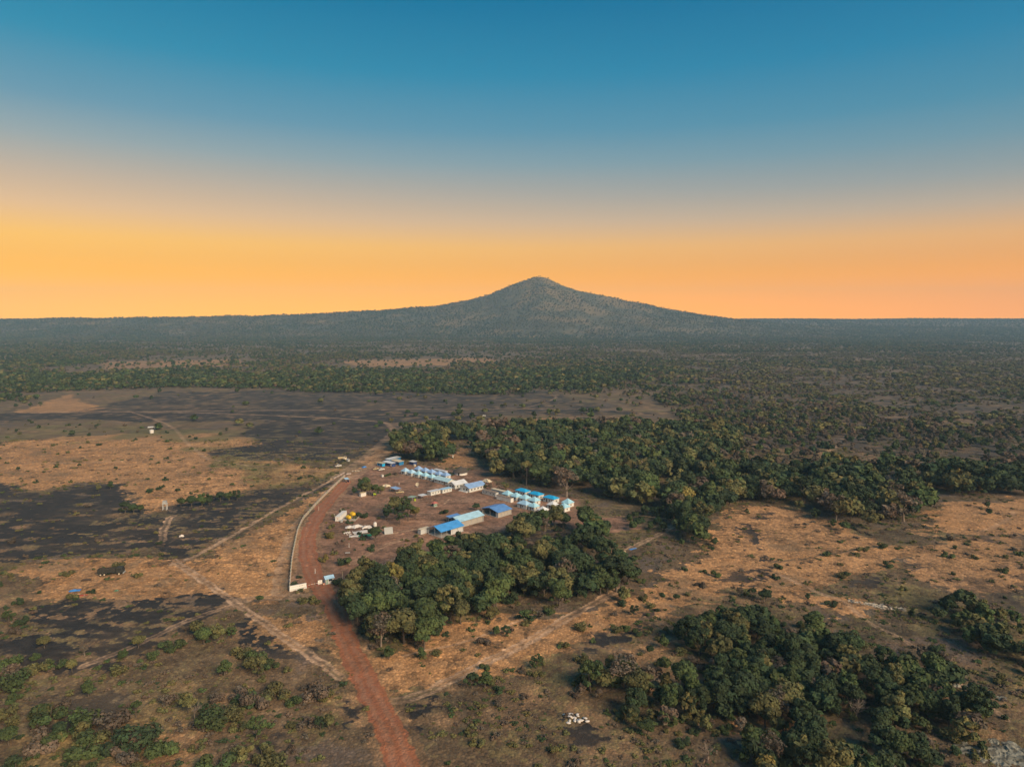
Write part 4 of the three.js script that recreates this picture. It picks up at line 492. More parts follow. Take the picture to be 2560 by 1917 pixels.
{
  const t = thing('lean_to', 'small blue mono-pitch roof on posts behind the pale aqua shed', 'shelter', fromCorner([-33.12,-362.01], 4.2, 8), TH);
  part('roof', new THREE.BoxGeometry(4.6, 0.1, 8.2).rotateZ(-0.06).translate(0, 3, 0), M.roofBlue2, t); for (const x of [-1.9, 1.9]) for (const z of [-3.7, 0, 3.7]) part('post', cyl(0.07, 0.07, 3.0, x, 0, z, 6), M.steel, t);
}
cabin('shipping_container', [-47.00,-342.13], 2.44, 6.06, 2.5, M.paleGrey, M.cream, 'pale grey container with dusty cream roof at the left end of the vivid blue shed', undefined, {});
// little shelters in the yard
function canopy(label, c, turn, w, d, h, tilt, m, o = {}) {
  const t = thing('canopy', label, 'shelter', c, turn); part('sheet', new THREE.BoxGeometry(w, 0.06, d, 6, 1, 4).rotateZ(tilt).translate(0, h, 0), m, t);
  for (const sx of [-1, 1]) for (const sz of [-1, 1]) part('post', cyl(0.05, 0.05, h + sx * Math.sin(tilt) * w * 0.46, sx * w * 0.46, 0, sz * d * 0.46, 6), M.steel, t);
  return t;
}
canopy('blue-white canopy on thin posts over the cream pickup', [-74.97,-430.89], TH, 6.4, 4.4, 2.5, -0.05, M.roofPeri);
canopy('mint-green canopy left of the white-roofed lean-to', [-61.31,-409.67], TH + 0.2, 4.6, 4.4, 2.3, 0.04, M.mint); canopy('patched white flat canopy between the mint canopy and prefab cabin', [-55.44,-413.61], TH, 4.2, 4.6, 2.4, -0.03, M.roofWhite);
canopy('small tilted white canopy by the round dark tree', [-100.12,-448.09], 0.5, 3.2, 1.8, 2, 0.12, M.roofWhite);
{
  const t = canopy('checkpoint shelter with light blue roof at the upper end of the wall', [-112.88,-456.66], -0.9, 3.4, 2.8, 2.6, -0.15, M.roofSky); part('bench', [box(2.4, 0.08, 0.5, 0, 0.45, 0.4), box(0.08, 0.45, 0.4, -1, 0, 0.4), box(0.08, 0.45, 0.4, 1, 0, 0.4)], M.dark, t); part('back_wall', box(2.9, 1.2, 0.06, 0, 0, -1.1), M.kioskDark, t);
  const k = thing('kiosk', 'kiosk with red pyramid roof and mint green panels in the yard', 'kiosk', [-46.08,-396.30], TH);
  part('wall', box(2.2, 2.05, 2.2, 0, 0, 0), M.mint, k); part('roof', hipRoof(2.2, 2.2, 0.9, 0.02, 0.55, 0.1, 2.1), M.roofRed, k); part('plinth', box(2.8, 0.2, 2.8, 0, -0.02, 0), M.concrete, k); door(k, 0.8, 1.8, -0.5, 1.12, M.dark); part('counter', box(0.5, 0.08, 1.6, 1.3, 1.0, 0), M.wood, k);
  const r = thing('round_hut', 'round white-walled hut with dark conical thatch at the forest edge', 'hut', [-36.77,-481.38], -0.25);
  part('wall', new THREE.CylinderGeometry(4.6, 4.7, 2.3, 32).translate(0, 1.15, 0), M.white, r); const Q = rngOf(31), th = new THREE.ConeGeometry(5.8, 3.9, 40, 6, true), tp = th.attributes.position; for (let i = 0; i < tp.count; i++) tp.setY(i, tp.getY(i) + (Q() - 0.5) * 0.12); th.computeVertexNormals(); part('roof', [th.translate(0, 4.0, 0), new THREE.CircleGeometry(5.7, 32).rotateX(Math.PI / 2).translate(0, 2.12, 0)], M.thatch, r);
  part('door', box(1.1, 1.9, 0.14, 0, 0.02, 4.64), M.dark, r); part('finial', cyl(0.12, 0.3, 0.5, 0, 5.75, 0, 8), M.thatch, r);
  const s = thing('satellite_dish', 'cream satellite dish standing in the reddish yard', 'dish', [-62.56,-443.40], -0.35), prof = []; for (let i = 0; i <= 10; i++) prof.push(new THREE.Vector2(i / 10 * 1.25, (i / 10) ** 2 * 0.42)); for (let i = 10; i >= 0; i--) prof.push(new THREE.Vector2(i / 10 * 1.25, (i / 10) ** 2 * 0.42 - 0.05));
  part('reflector', new THREE.LatheGeometry(prof, 28).rotateX(Math.PI / 2 - 0.5).translate(0, 1.75, 0.15), M.cream, s); part('mast', cyl(0.09, 0.12, 1.7, 0, 0, 0, 8), M.steel, s); part('feed_arm', bar([0, 1.75, 0.2], [0, 2.35, 1.2], 0.035), M.steel, s); part('receiver', new THREE.BoxGeometry(0.18, 0.18, 0.25).translate(0, 2.36, 1.22), M.dark, s); part('base', box(1.2, 0.12, 1.2, 0, -0.02, 0), M.concrete, s);
}
// blue market stalls at the top of the camp
function stall(label, corner, w, d, h, wall, roof, tilt, o = {}) {
  const t = thing('market_stall', label, 'stall', fromCorner(corner, w, d), TH, 'blue market stalls'); part('wall', box(w, h, d, 0, 0, 0), wall, t); part('roof', new THREE.BoxGeometry(w + 0.9, 0.09, d + 0.9).rotateX(tilt).translate(0, h + 0.12 + Math.abs(Math.sin(tilt)) * d / 2, 0.1), roof, t);
  for (const k of o.doors ?? [-0.3, 0.05, 0.33]) { part('shutter', box(1.3, 1.6, 0.06, k * w, 0.3, d / 2 + 0.035), M.kioskDark, t); } if (o.board) part('board', box(1.5, 1.3, 0.06, 0.42 * w, 0.5, d / 2 + 0.04), M.white, t); return t;
}
stall('long blue market stall with white roof, front of the upper camp', [-90.59,-504.82], 11, 3.6, 2.5, M.kioskDark, M.roofWhite, 0.1, { board: true }); stall('bright blue stall with weathered pale roof, right of the long stall', [-85.80,-510.49], 10, 4.2, 2.6, M.kioskBlue, M.cream, 0.06); stall('blue stall with white roof, farthest of the upper stalls', [-94.98,-519.24], 5, 11, 2.6, M.kioskBlue, M.roofWhite, 0.05, { doors: [0] });
stall('azure stall with tan roof, leftmost of the upper stalls', [-97.90,-506.09], 6.5, 2.5, 2.3, M.roofBright, M.sand, 0.05, { doors: [-0.2, 0.25] }); stall('lone dark blue stall with white roof under the forest edge', [-74.95,-511.21], 5.2, 3, 2.3, M.kioskDark, M.roofWhite, 0.08);
// walls, gate
function runWall(name, label, pts, h, step, th, mats, postMat) {
  const t = thing(name, label, 'wall', pts[0]), P = new THREE.CatmullRomCurve3(pts.map(([x, z]) => new THREE.Vector3(x - pts[0][0], 0, z - pts[0][1])), false, 'catmullrom', 0.2), n = Math.max(1, Math.round(P.getLength() / step)), S = P.getSpacedPoints(n), R = rngOf(n);
  const panel = new THREE.BoxGeometry(1, 1, 1).translate(0, 0.5, 0), post = box(th * 2.1, h + 0.12, th * 2.1);
  for (let i = 0; i < n; i++) { const a = S[i], b = S[i + 1], m = part('wall_panel', panel, mats[Math.floor((vnoise(i * 0.35, 3) * 0.6 + R() * 0.4) * mats.length * 0.999)], t); m.position.set((a.x + b.x) / 2, -0.03, (a.z + b.z) / 2); m.rotation.y = Math.atan2(-(b.z - a.z), b.x - a.x); m.scale.set(a.distanceTo(b) - th * 1.6, h * (0.97 + R() * 0.05), th); const q = part('wall_post', post, postMat, t); q.position.copy(a); q.rotation.y = m.rotation.y; }
  return t;
}
runWall('perimeter_wall', 'long low pale wall curving along the road from the gate', [[-91.00,-269.64],[-95.69,-285.39],[-100.68,-302.50],[-104.98,-318.83],[-111.92,-346.79],[-114.46,-360.07],[-116.10,-371.28],[-116.34,-378.33],[-117.19,-394.12],[-117.70,-411.81],[-118.04,-429.68],[-118.25,-449.69],[-118.23,-473.83]], 1.55, 4.2, 0.26, [M.wallBeige, M.wallGreen, M.wallPink, M.wallBeige], M.wallBeige);
[[[[-123.96,-466.51],[-123.35,-470.63]], 'broken pale wall stub, farthest left of the four by the upper road'], [[[-122.96,-471.86],[-122.41,-475.82]], 'broken pale wall stub, second from left by the upper road'], [[[-122.15,-477.08],[-121.61,-480.62]], 'broken pale wall stub, third from left by the upper road'], [[[-121.43,-481.64],[-121.05,-484.21]], 'broken pale wall stub, fourth from left by the upper road']].forEach(([p, l]) => runWall('wall_stub', l, p, 1.0, 3, 0.3, [M.wallPink], M.wallPink));
const put = (name, label, category, A, B, group) => { const t = thing(name, label, category, [(A[0] + B[0]) / 2, (A[1] + B[1]) / 2], Math.atan2(-(B[1] - A[1]), B[0] - A[0]), group); return [t, Math.hypot(B[0] - A[0], B[1] - A[1])]; };
const marksTexture = (w, h, f) => { const c = document.createElement('canvas'); c.width = w; c.height = h; const x = c.getContext('2d'); x.fillStyle = '#e9e6df'; x.fillRect(0, 0, w, h); f(x); const t = new THREE.CanvasTexture(c); t.colorSpace = THREE.SRGBColorSpace; return t; };
{
  const [t, L] = put('gate_sign_wall', 'white sign wall with worn grey lettering beside the entrance barrier', 'sign', [-90.69,-268.73], [-84.85,-272.23]);
  part('panel', box(L, 2.25, 0.3, 0, -0.03, 0), M.white, t); part('ledge', box(L + 0.2, 0.75, 0.55, 0, -0.02, 0.1), M.white, t);
  const R = rngOf(3), marks = new THREE.MeshStandardMaterial({ roughness: 0.9, map: marksTexture(512, 96, (x) => { for (let i = 0; i < 22; i++) { x.fillStyle = i > 12 && i < 19 ? 'rgba(70,72,75,0.75)' : 'rgba(140,140,138,0.6)'; x.fillRect(22 + i * 21, 22, 7, 46 + (R() - 0.5) * 8); x.fillRect(22 + i * 21, i % 3 ? 22 : 42, 14, 6); } }) }); part('lettering', new THREE.PlaneGeometry(L - 0.5, 1.1).translate(0, 1.5, 0.156), marks, t);
  const [b, BL] = put('barrier', 'red and white boom barrier across the red road', 'barrier', [-84.75,-272.78], [-81.11,-275.13]); part('upright', box(0.2, 1.15, 0.2, -BL / 2 + 0.1, 0, 0), M.red, b); for (let i = 0; i < 8; i++) part('boom', box(BL / 8, 0.13, 0.11, -BL / 2 + BL * (i + 0.5) / 8, 0.95, 0.17), i % 2 ? M.white : M.orange, b); part('rest_post', box(0.12, 0.95, 0.12, BL / 2 - 0.1, 0, 0.17), M.red, b);
  const [s, SL] = put('notice_board', 'white notice board with small print on two legs by the guard hut', 'sign', [-80.96,-275.13], [-79.39,-275.99]); part('board', box(SL, 1.7, 0.08, 0, 0.35, 0), M.white, s); for (const x of [-0.8, 0.8]) part('leg', box(0.09, 0.4, 0.09, x, -0.03, 0), M.steel, s);
  const print = new THREE.MeshStandardMaterial({ roughness: 0.9, map: marksTexture(128, 112, (x) => { x.fillStyle = 'rgba(110,112,120,0.7)'; for (let i = 0; i < 4; i++) x.fillRect(40 + i * 13, 16, 9, 16); x.fillStyle = 'rgba(190,110,70,0.7)'; x.fillRect(16, 56, 96, 4); x.fillStyle = 'rgba(120,122,120,0.6)'; for (let i = 0; i < 3; i++) x.fillRect(24 + i * 34, 72 + i % 2 * 6, 18, 22); }) }); part('print', new THREE.PlaneGeometry(SL - 0.1, 1.6).translate(0, 1.2, 0.046), print, s);
  const w = thing('tyre_marker', 'red and white painted tyre standing beside the guard hut', 'tyre', [-78.46,-275.13], 0.3); part('tyre', new THREE.TorusGeometry(0.36, 0.15, 8, 16).translate(0, 0.5, 0), M.orange, w); part('hub', new THREE.CylinderGeometry(0.22, 0.22, 0.1, 12).rotateX(Math.PI / 2).translate(0, 0.5, 0), M.white, w);
  const [g, GL] = put('guard_hut', 'small white guard hut with light blue roof at the gate', 'hut', [-77.87,-275.77], [-75.04,-277.73]); const gd = 2.6;
  const wall = part('wall', gableWall(GL, gd, 2.5, 0.8, false), M.plaster, g); wall.position.z = -gd / 2; const roof = part('roof', gableRoof(GL, gd, 0.8, false, 0.35, 0.08, 2.52), M.roofSky, g); roof.position.z = -gd / 2; win(g, 1.5, 0.9, 0.35, 1.2, 0.02); door(g, 0.8, 2, -GL / 2 + 0.6, 0.0, M.mint); part('plinth', box(GL + 0.3, 0.18, gd + 0.3, 0, -0.02, -gd / 2), M.concrete, g);
}
const pole = (label, c, h, m = M.cream, r = 0.08) => { const t = thing('marker_post', label, 'post', c); part('post', cyl(r * 0.8, r, h, 0, -0.05, 0, 8), m, t); part('foot', box(0.5, 0.1, 0.5, 0, -0.02, 0), M.concrete, t); };
pole('white post with concrete foot between the red road and the yellow shrub', [-86.01,-288.66], 2.1, M.white, 0.12); pole('slender pale pole standing behind the guard hut', [-72.22,-281.29], 3.6); pole('short pale post on the dirt below the white heap', [-79.35,-322.88], 2.2, M.white, 0.1); pole('thin pale pole between the wall and the red road', [-112.67,-388.16], 2.4); pole('pale short post in the yard near the blue-white canopy', [-75.85,-449.14], 1.6, M.white, 0.18); pole('small white sign post under the forest edge', [-47.45,-538.45], 2.6, M.white, 0.5);
{
  const pts = [[-74.37,-277.73],[-68.98,-284.93],[-62.89,-292.97],[-57.18,-300.44],[-51.18,-308.29],[-45.90,-317.12]], t = thing('wire_fence', 'thin wire fence on pale posts along the upper edge of the grove', 'fence', pts[0]), P = new THREE.CatmullRomCurve3(pts.map(([x, z]) => new THREE.Vector3(x - pts[0][0], 0, z - pts[0][1]))).getSpacedPoints(26);
  P.forEach((a, i) => { const q = part('fence_post', cyl(0.05, 0.06, 1.75, 0, -0.05, 0, 6), M.concrete, t); q.position.copy(a); if (i) for (const h of [0.5, 1.1, 1.6]) part('wire', bar([P[i - 1].x, h, P[i - 1].z], [a.x, h, a.z], 0.02, 0.02, 3), M.steel, t); });
}
// white container, tanks and stores inside the gate
{
  const A = [-97.28,-365.59], B = [-94.58,-365.59], E = [-93.52,-377.30], L = 12.1, ang = Math.atan2(-(E[1] - B[1]), E[0] - B[0]);
  const dir = [Math.cos(ang), -Math.sin(ang)], t = thing('fuel_container', 'long plain white container beside the yellow tanks', 'container', [(A[0] + B[0]) / 2 + dir[0] * L / 2, (A[1] + B[1]) / 2 + dir[1] * L / 2], ang);
  part('shell', box(L, 2.6, 2.45, 0, 0.12, 0), M.white, t); for (let i = 0; i < 22; i++) part('rib', box(0.1, 2.3, 0.05, -L / 2 + 0.5 + i * 0.53, 0.25, 1.24), M.white, t); for (const x of [-L / 2 + 0.1, L / 2 - 0.1]) for (const z of [-1.1, 1.1]) part('corner_post', box(0.24, 2.66, 0.24, x, 0.06, z * 1.02), M.white, t); part('hatch_mark', box(0.04, 0.5, 0.5, -L / 2 - 0.03, 1.3, 0.1), M.orange, t); part('door', box(0.05, 2.3, 1.1, -L / 2 - 0.025, 0.2, -0.55), M.white, t);
  for (const [x, z] of [[-L / 2 + 0.3, -1.5], [L / 2 - 1.2, -1.6]]) part('vent_pipe', new THREE.TubeGeometry(new THREE.CatmullRomCurve3([[x, -0.05, z], [x, 3.6, z], [x - 0.15, 4.1, z - 0.1], [x - 0.7, 4.35, z - 0.3]].map((p) => new THREE.Vector3(...p))), 14, 0.07, 6), M.white, t);
  const pad = thing('bund_pad', 'low concrete bund around the two yellow tanks', 'bund', [-89.70,-371.66], ang); part('slab', box(9.5, 0.14, 7.2, 0, -0.02, 0), M.concrete, pad); for (const [w, d, x, z] of [[9.9, 0.25, 0, 3.7], [9.9, 0.25, 0, -3.7], [0.25, 7.1, 4.85, 0], [0.25, 7.1, -4.85, 0]]) part('kerb', box(w, 0.55, d, x, -0.02, z), M.concrete, pad);
  [[[-89.46,-373.99], 1.3, 2.6, 'larger yellow horizontal tank, right of the pair in the bund'], [[-90.56,-368.98], 1.05, 2.8, 'smaller yellow horizontal tank, left of the pair in the bund']].forEach(([c, r, l, label]) => { const k = thing('fuel_tank', label, 'tank', c, ang + 0.9, 'yellow tanks', 0.12); part('shell', new THREE.CapsuleGeometry(r, l - r * 0.9, 8, 20).rotateZ(Math.PI / 2).translate(0, r + 0.25, 0), M.yellow, k); for (const x of [-0.7, 0.7]) part('saddle', box(0.25, 0.7, r * 1.5, x, 0, 0), M.concrete, k); part('manhole', cyl(0.3, 0.3, 0.2, 0, r * 2 + 0.2, 0, 12), M.yellow, k); });
  const gb = thing('generator_box', 'small grey generator box at the corner of the white container', 'box', [-93.27,-364.47], ang + 0.2); part('case', box(1.5, 1.1, 1.2, 0, 0.1, 0), M.grey, gb); part('skid', box(1.6, 0.12, 1.3, 0, -0.01, 0), M.dark, gb); part('lid', box(1.56, 0.06, 1.26, 0, 1.21, 0), M.paleGrey, gb);
  const cb = cabin('small_container', [-94.44,-417.35], 2.1, 3.9, 2.3, M.white, M.sand, 'small cream container with tan roof before the round dark tree', undefined, { turn: TH }); part('door', box(0.8, 1.8, 0.06, -0.3, 0.1, 1.98), M.paleGrey, cb); part('vent', box(0.7, 0.4, 0.05, -0.4, 1.9, 1.98), M.dark, cb);
}
// crumpled sheets and heaps
function sheet(w, d, seed, amp, n = 14) { const g = new THREE.PlaneGeometry(w, d, n, n).rotateX(-Math.PI / 2), p = g.attributes.position, R = rngOf(seed), ph = R() * 99; for (let i = 0; i < p.count; i++) { const x = p.getX(i), z = p.getZ(i), e = Math.max(Math.abs(x) / w, Math.abs(z) / d) * 2; p.setXYZ(i, x + (vnoise(x * 0.7 + ph, z * 0.7) - 0.5) * 0.9, 0.06 + amp * Math.max(0, 1 - e * e * 0.9) * (0.35 + fbm(x * 0.5 + ph, z * 0.5)) + amp * 0.35 * (vnoise(x * 2 + ph, z * 2)), z + (vnoise(x * 0.7, z * 0.7 + ph) - 0.5) * 0.9); } g.computeVertexNormals(); return g; }
M.tarps = { white: M.tarpWhite.clone(), green: M.green.clone(), blue: M.tarpBlue.clone(), red: M.red.clone(), cream: M.cream.clone() }; for (const k in M.tarps) M.tarps[k].side = THREE.DoubleSide;
const tarp = (label, c, turn, w, d, amp, m, seed, cat = 'tarpaulin') => { const t = thing('tarpaulin', label, cat, c, turn); part('sheet', sheet(w, d, seed, amp), m, t); part('weight', box(0.4, 0.2, 0.3, w * 0.3, 0.15, d * 0.3), M.concrete, t); };
tarp('crumpled white sheet, leftmost of the white heap by the gate yard', [-86.70,-354.36], 0.3, 4.2, 3.4, 0.8, M.tarps.white, 1); tarp('crumpled white sheet at the top middle of the white heap', [-83.24,-355.06], 0.9, 6, 4.6, 1.1, M.tarps.white, 2); tarp('bright crumpled white sheet at the top right of the white heap', [-77.39,-353.66], 0.2, 5, 5, 1.2, M.tarps.white, 3); tarp('broad white sheet in the middle of the white heap', [-78.70,-346.11], 0.5, 8, 5, 0.7, M.tarps.white, 4); tarp('white sheet along the lower edge of the white heap', [-80.52,-339.52], 0.2, 5, 3, 0.5, M.tarps.white, 5);
tarp('bright green tarpaulin at the foot of the white heap', [-75.69,-340.82], 0.25, 7, 4, 0.5, M.tarps.green, 6); tarp('cream tarpaulin over a pile beside the blue-white canopy', [-83.27,-443.62], TH, 4.5, 4, 1.6, M.tarps.cream, 7); tarp('bright blue tarpaulin lying on the grass left of the truck', [-178.47,-269.22], 0.35, 4.4, 2.6, 0.5, M.tarps.blue, 8); tarp('dark red cloth on the grass below the blue tarpaulin', [-172.47,-264.35], 0.1, 3.2, 1.6, 0.2, M.tarps.red, 9); tarp('blue tarpaulin over roadside goods near the stalls', [-110.60,-502.72], 0.8, 3.6, 2.6, 1.2, M.tarps.blue, 10); tarp('cream dome of sheeting behind the periwinkle-roofed house', [-17.16,-455.93], TH, 7, 4.4, 2.4, M.tarps.cream, 11); tarp('small white heap of sheeting on the burnt strip', [-168.62,-338.55], 0.2, 2.6, 1.6, 0.9, M.tarps.white, 12); tarp('dark green cloth lying on the grass below the truck', [-161.65,-269.22], 0.1, 1.9, 1.2, 0.25, M.tarps.green, 13); tarp('faded blue and white sheet lying on the pale track', [58.56,-320.55], 0.55, 5, 1.3, 0.2, M.tarps.blue, 14);
{
  const R = rngOf(12); const sackGeo = new THREE.SphereGeometry(0.5, 8, 6).scale(1.1, 0.42, 0.75).translate(0, 0.18, 0);
  const heap = [], pile = [], H0 = [-86.36,-346.79], H1 = [-78.19,-338.23], F0 = [18.01,-178.93];
  for (let i = 0; i < 26; i++) { const f = R(); heap.push({ x: mix(H0[0], H1[0], f) + (R() - 0.5) * 4, z: mix(H0[1], H1[1], f) + (R() - 0.5) * 5, t: R() * 6 }); }
  for (let i = 0; i < 22; i++) pile.push({ x: F0[0] + (R() + R() - 1) * 4.2, z: F0[1] + (R() + R() - 1) * 3, t: R() * 6, s: 0.8 + R() * 0.6, y: i % 3 ? 0 : 0.3 });
  const byView = (a, b) => Math.atan2(a.x, -a.z) - Math.atan2(b.x, -b.z);
  heap.sort(byView).forEach((q, i) => { const t = thing('sack', `white filled sack, ${ord(i + 1)} from left along the foot of the white heap`, 'sack', [q.x, q.z], q.t, 'sacks of the white heap'); part('bag', sackGeo, M.tarpWhite, t); });
  pile.sort(byView).forEach((q, i) => { const t = thing('sack', `pale sack, ${ord(i + 1)} from left in the pile on the dark foreground grass`, 'sack', [q.x, q.z], q.t, 'sacks of the foreground pile', q.y); part('bag', sackGeo, M.tarpWhite, t).scale.setScalar(q.s); });
  const p = thing('sheet_panel', 'grey sheet metal panel leaning on a frame beside the white heap', 'panel', [-63.65,-343.45], 0.35); part('sheet', new THREE.BoxGeometry(4.4, 3.6, 0.06).rotateX(-0.5).translate(0, 1.6, -0.85), M.grey, p); for (const x of [-1.9, 1.9]) part('strut', bar([x, 0, -2.6], [x, 2.9, -1.55], 0.05), M.steel, p);
  const w = thing('water_tank', 'small white domed water tank above the mid green tree', 'tank', [-73.10,-355.06]); part('shell', new THREE.CapsuleGeometry(0.95, 0.9, 8, 18).translate(0, 1.5, 0), M.white, w); part('lid', cyl(0.3, 0.3, 0.12, 0, 2.9, 0, 12), M.grey, w);
  const yt = thing('drum', 'yellow-green drum under the mint canopy', 'drum', [-59.45,-408.45]); part('shell', cyl(0.55, 0.55, 1.3, 0, 0, 0, 14), M.lime, yt); part('rim', new THREE.TorusGeometry(0.55, 0.04, 6, 16).rotateX(Math.PI / 2).translate(0, 1.3, 0), M.lime, yt);
  const bx = thing('white_box', 'white cabinet standing alone in the upper yard', 'box', [-91.55,-472.60], TH); part('case', box(1.6, 1.5, 1.2, 0, 0.05, 0), M.white, bx); part('lid', box(1.7, 0.08, 1.3, 0, 1.55, 0), M.cream, bx); const b2 = thing('white_box', 'cream cabinet beside the lone dark blue stall', 'box', [-73.83,-507.64], TH); part('case', box(1.5, 1.3, 1.2, 0, 0.05, 0), M.cream, b2); part('lid', box(1.6, 0.08, 1.3, 0, 1.35, 0), M.white, b2);
  const lt = thing('storage_tank', 'large white storage tank in the grass far left', 'tank', [-352.44,-658.83]); part('shell', cyl(2.0, 1.9, 2.9, 0, 0.3, 0, 20), M.white, lt); part('roof', new THREE.ConeGeometry(2.05, 0.6, 20).translate(0, 3.5, 0), M.white, lt); part('leg', box(0.5, 1.5, 0.5, 0.6, -0.02, 2.1), M.white, lt);
  const sl = thing('concrete_slab', 'pale slab lying behind the large white storage tank', 'slab', [-373.44,-696.34], 0.4); part('slab', box(5, 0.5, 6, 0, -0.02, 0), M.white, sl); part('step', box(1.5, 0.25, 1, 3, -0.02, 0), M.white, sl);
  const st = thing('tank_stand', 'tall grey concrete frame standing between the roadside tree clumps', 'tower', [-202.48,-389.00], 0.1); for (const x of [-1, 1]) for (const z of [-0.8, 0.8]) part('leg', box(0.28, 3.6, 0.28, x, -0.03, z), M.paleGrey, st); part('deck', box(2.6, 0.25, 2.2, 0, 3.57, 0), M.paleGrey, st); part('tank', box(2.0, 1.5, 1.7, 0, 3.82, 0), M.grey, st);
  const pl = thing('timber_frame', 'low dark timber frame lying left of the truck', 'timber', [-180.57,-279.94], 0.12); for (let i = 0; i < 5; i++) part('plank', box(3.6, 0.14, 0.22, 0, 0.5, -0.7 + i * 0.34), M.wood, pl); for (const x of [-1.5, 1.5]) for (const z of [-0.6, 0.6]) part('leg', box(0.18, 0.5, 0.18, x, 0, z), M.wood, pl);
  const wp = thing('white_pipe', 'white pipe lying on the grass behind the truck cab', 'pipe', [-173.92,-294.44], 0.1, undefined, 0.1); part('pipe', new THREE.CylinderGeometry(0.14, 0.14, 2.6, 10).rotateZ(Math.PI / 2), M.white, wp); part('cap', new THREE.CylinderGeometry(0.18, 0.18, 0.15, 10).rotateZ(Math.PI / 2).translate(1.3, 0, 0), M.grey, wp);
  const lp = thing('plank_bench', 'pale plank bench beside the small yard tree', 'bench', [-77.88,-313.75], 0.1); part('seat', box(2.2, 0.1, 0.6, 0, 0.45, 0), M.white, lp); for (const x of [-0.9, 0.9]) part('leg', box(0.1, 0.46, 0.5, x, -0.01, 0), M.wood, lp);
  const yj = thing('jerrycan', 'yellow jerrycan on the pale track beside the faded sheet', 'can', [53.43,-314.03], 0.4); part('body', box(1.0, 1.1, 0.6, 0, 0, 0), M.sand, yj); part('handle', box(0.5, 0.16, 0.16, 0, 1.1, 0), M.sand, yj);
}
// vehicles: length along local x, nose towards +x
function wheel(t, x, z, r, w = 0.25) { const k = part('wheel', new THREE.CylinderGeometry(r, r, w, 16).rotateX(Math.PI / 2).translate(x, r, z), M.tyre, t); part('rim', new THREE.CylinderGeometry(r * 0.5, r * 0.5, w + 0.04, 12).rotateX(Math.PI / 2).translate(x, r, z), M.cream, k); }
const prism = (pts, w) => extrude(pts, w);
function pickup(label, c, turn, paint, group) {
  const t = thing('pickup_truck', label, 'pickup', c, turn, group); part('body', [prism([[-2.5, 0.45], [2.45, 0.45], [2.5, 0.85], [2.3, 1.05], [-2.5, 1.08]], 1.75)], paint, t); part('cab', prism([[-0.75, 1.06], [1.35, 1.06], [0.85, 1.66], [0.7, 1.72], [-0.55, 1.72]], 1.55), paint, t);
  part('windscreen', prism([[0.93, 1.64], [1.42, 1.06], [1.37, 1.04], [0.86, 1.64]], 1.35), M.glass, t); for (const s of [-1, 1]) part('side_window', prism([[-0.5, 1.16], [1.1, 1.16], [0.75, 1.6], [-0.4, 1.6]], 0.04).translate(0, 0, s * 0.78), M.glass, t); part('bed', box(1.6, 0.04, 1.45, -1.65, 1.085, 0), M.dark, t); part('bumper', box(0.15, 0.2, 1.7, 2.55, 0.4, 0), M.grey, t);
  for (const s of [-1, 1]) part('headlight', box(0.05, 0.18, 0.3, 2.5, 0.75, s * 0.62), M.frame, t);
  for (const x of [-1.55, 1.55]) for (const z of [-0.78, 0.78]) wheel(t, x, z, 0.38); return t;
}
pickup('cream pickup parked left of the two by the azure stall', [-101.04,-496.13], 0.75, M.sand, 'vehicles by the stalls'); pickup('white pickup parked right of the two by the azure stall', [-96.35,-493.70], 0.75, M.white, 'vehicles by the stalls'); pickup('white pickup parked before the trucks on the roadside', [-131.33,-506.23], 0.7, M.white, 'vehicles on the roadside'); pickup('cream pickup with load under the blue-white canopy', [-71.72,-427.34], 0.25, M.sand); pickup('white car alone on the far burnt plain', [-32.67,-777.27], 0.1, M.white);
function lorry(label, c, turn, cabMat, bodyMat, kind, s = 1) {
  const t = thing('lorry', label, 'truck', c, turn); t.scale.setScalar(s); part('chassis', box(8.4, 0.3, 0.9, -0.2, 0.85, 0), M.dark, t); part('cab', prism([[2.2, 0.9], [4.4, 0.9], [4.45, 1.7], [4.1, 2.75], [2.2, 2.8]], 2.3), cabMat, t); part('windscreen', prism([[4.47, 1.75], [4.5, 1.75], [4.16, 2.68], [4.12, 2.68]], 2.0), M.glass, t); for (const z of [-1.16, 1.16]) part('side_window', box(1.2, 0.7, 0.03, 3.3, 1.85, z), M.glass, t); part('bumper', box(0.25, 0.4, 2.4, 4.5, 0.5, 0), M.grey, t);
  if (kind === 'drum') { part('drum', new THREE.CapsuleGeometry(1.15, 2.6, 8, 18).rotateZ(Math.PI / 2 - 0.2).translate(-1.4, 2.4, 0), bodyMat, t); part('hopper', cyl(0.7, 0.3, 0.9, -3.9, 2.7, 0, 10), bodyMat, t); }
  else { part('bed', box(6.2, 0.18, 2.4, -1.2, 1.16, 0), bodyMat, t); for (const z of [-1.16, 1.16]) for (let i = 0; i < 3; i++) part('side_board', box(6.2, 0.34, 0.07, -1.2, 1.38 + i * 0.4, z), bodyMat, t); for (let i = 0; i < 3; i++) part('tail_board', box(0.07, 0.34, 2.3, -4.28, 1.38 + i * 0.4, 0), bodyMat, t); for (let i = 0; i < 3; i++) part('head_board', box(0.07, 0.34, 2.3, 1.9, 1.38 + i * 0.4, 0), bodyMat, t); for (let i = 0; i < 5; i++) for (const z of [-1.2, 1.2]) part('stake', box(0.1, 1.3, 0.07, -4.2 + i * 1.5, 1.25, z), bodyMat, t); part('load', new THREE.SphereGeometry(1, 12, 8, 0, 6.283, 0, 1.571).scale(2.7, 0.9, 1.05).translate(-1.3, 1.4, 0), kind === 'load' ? M.wood : M.rust, t); }
  for (const x of [-3.2, -1.9, 3.1]) for (const z of [-1.0, 1.0]) wheel(t, x, z, 0.55, 0.4); return t;
}
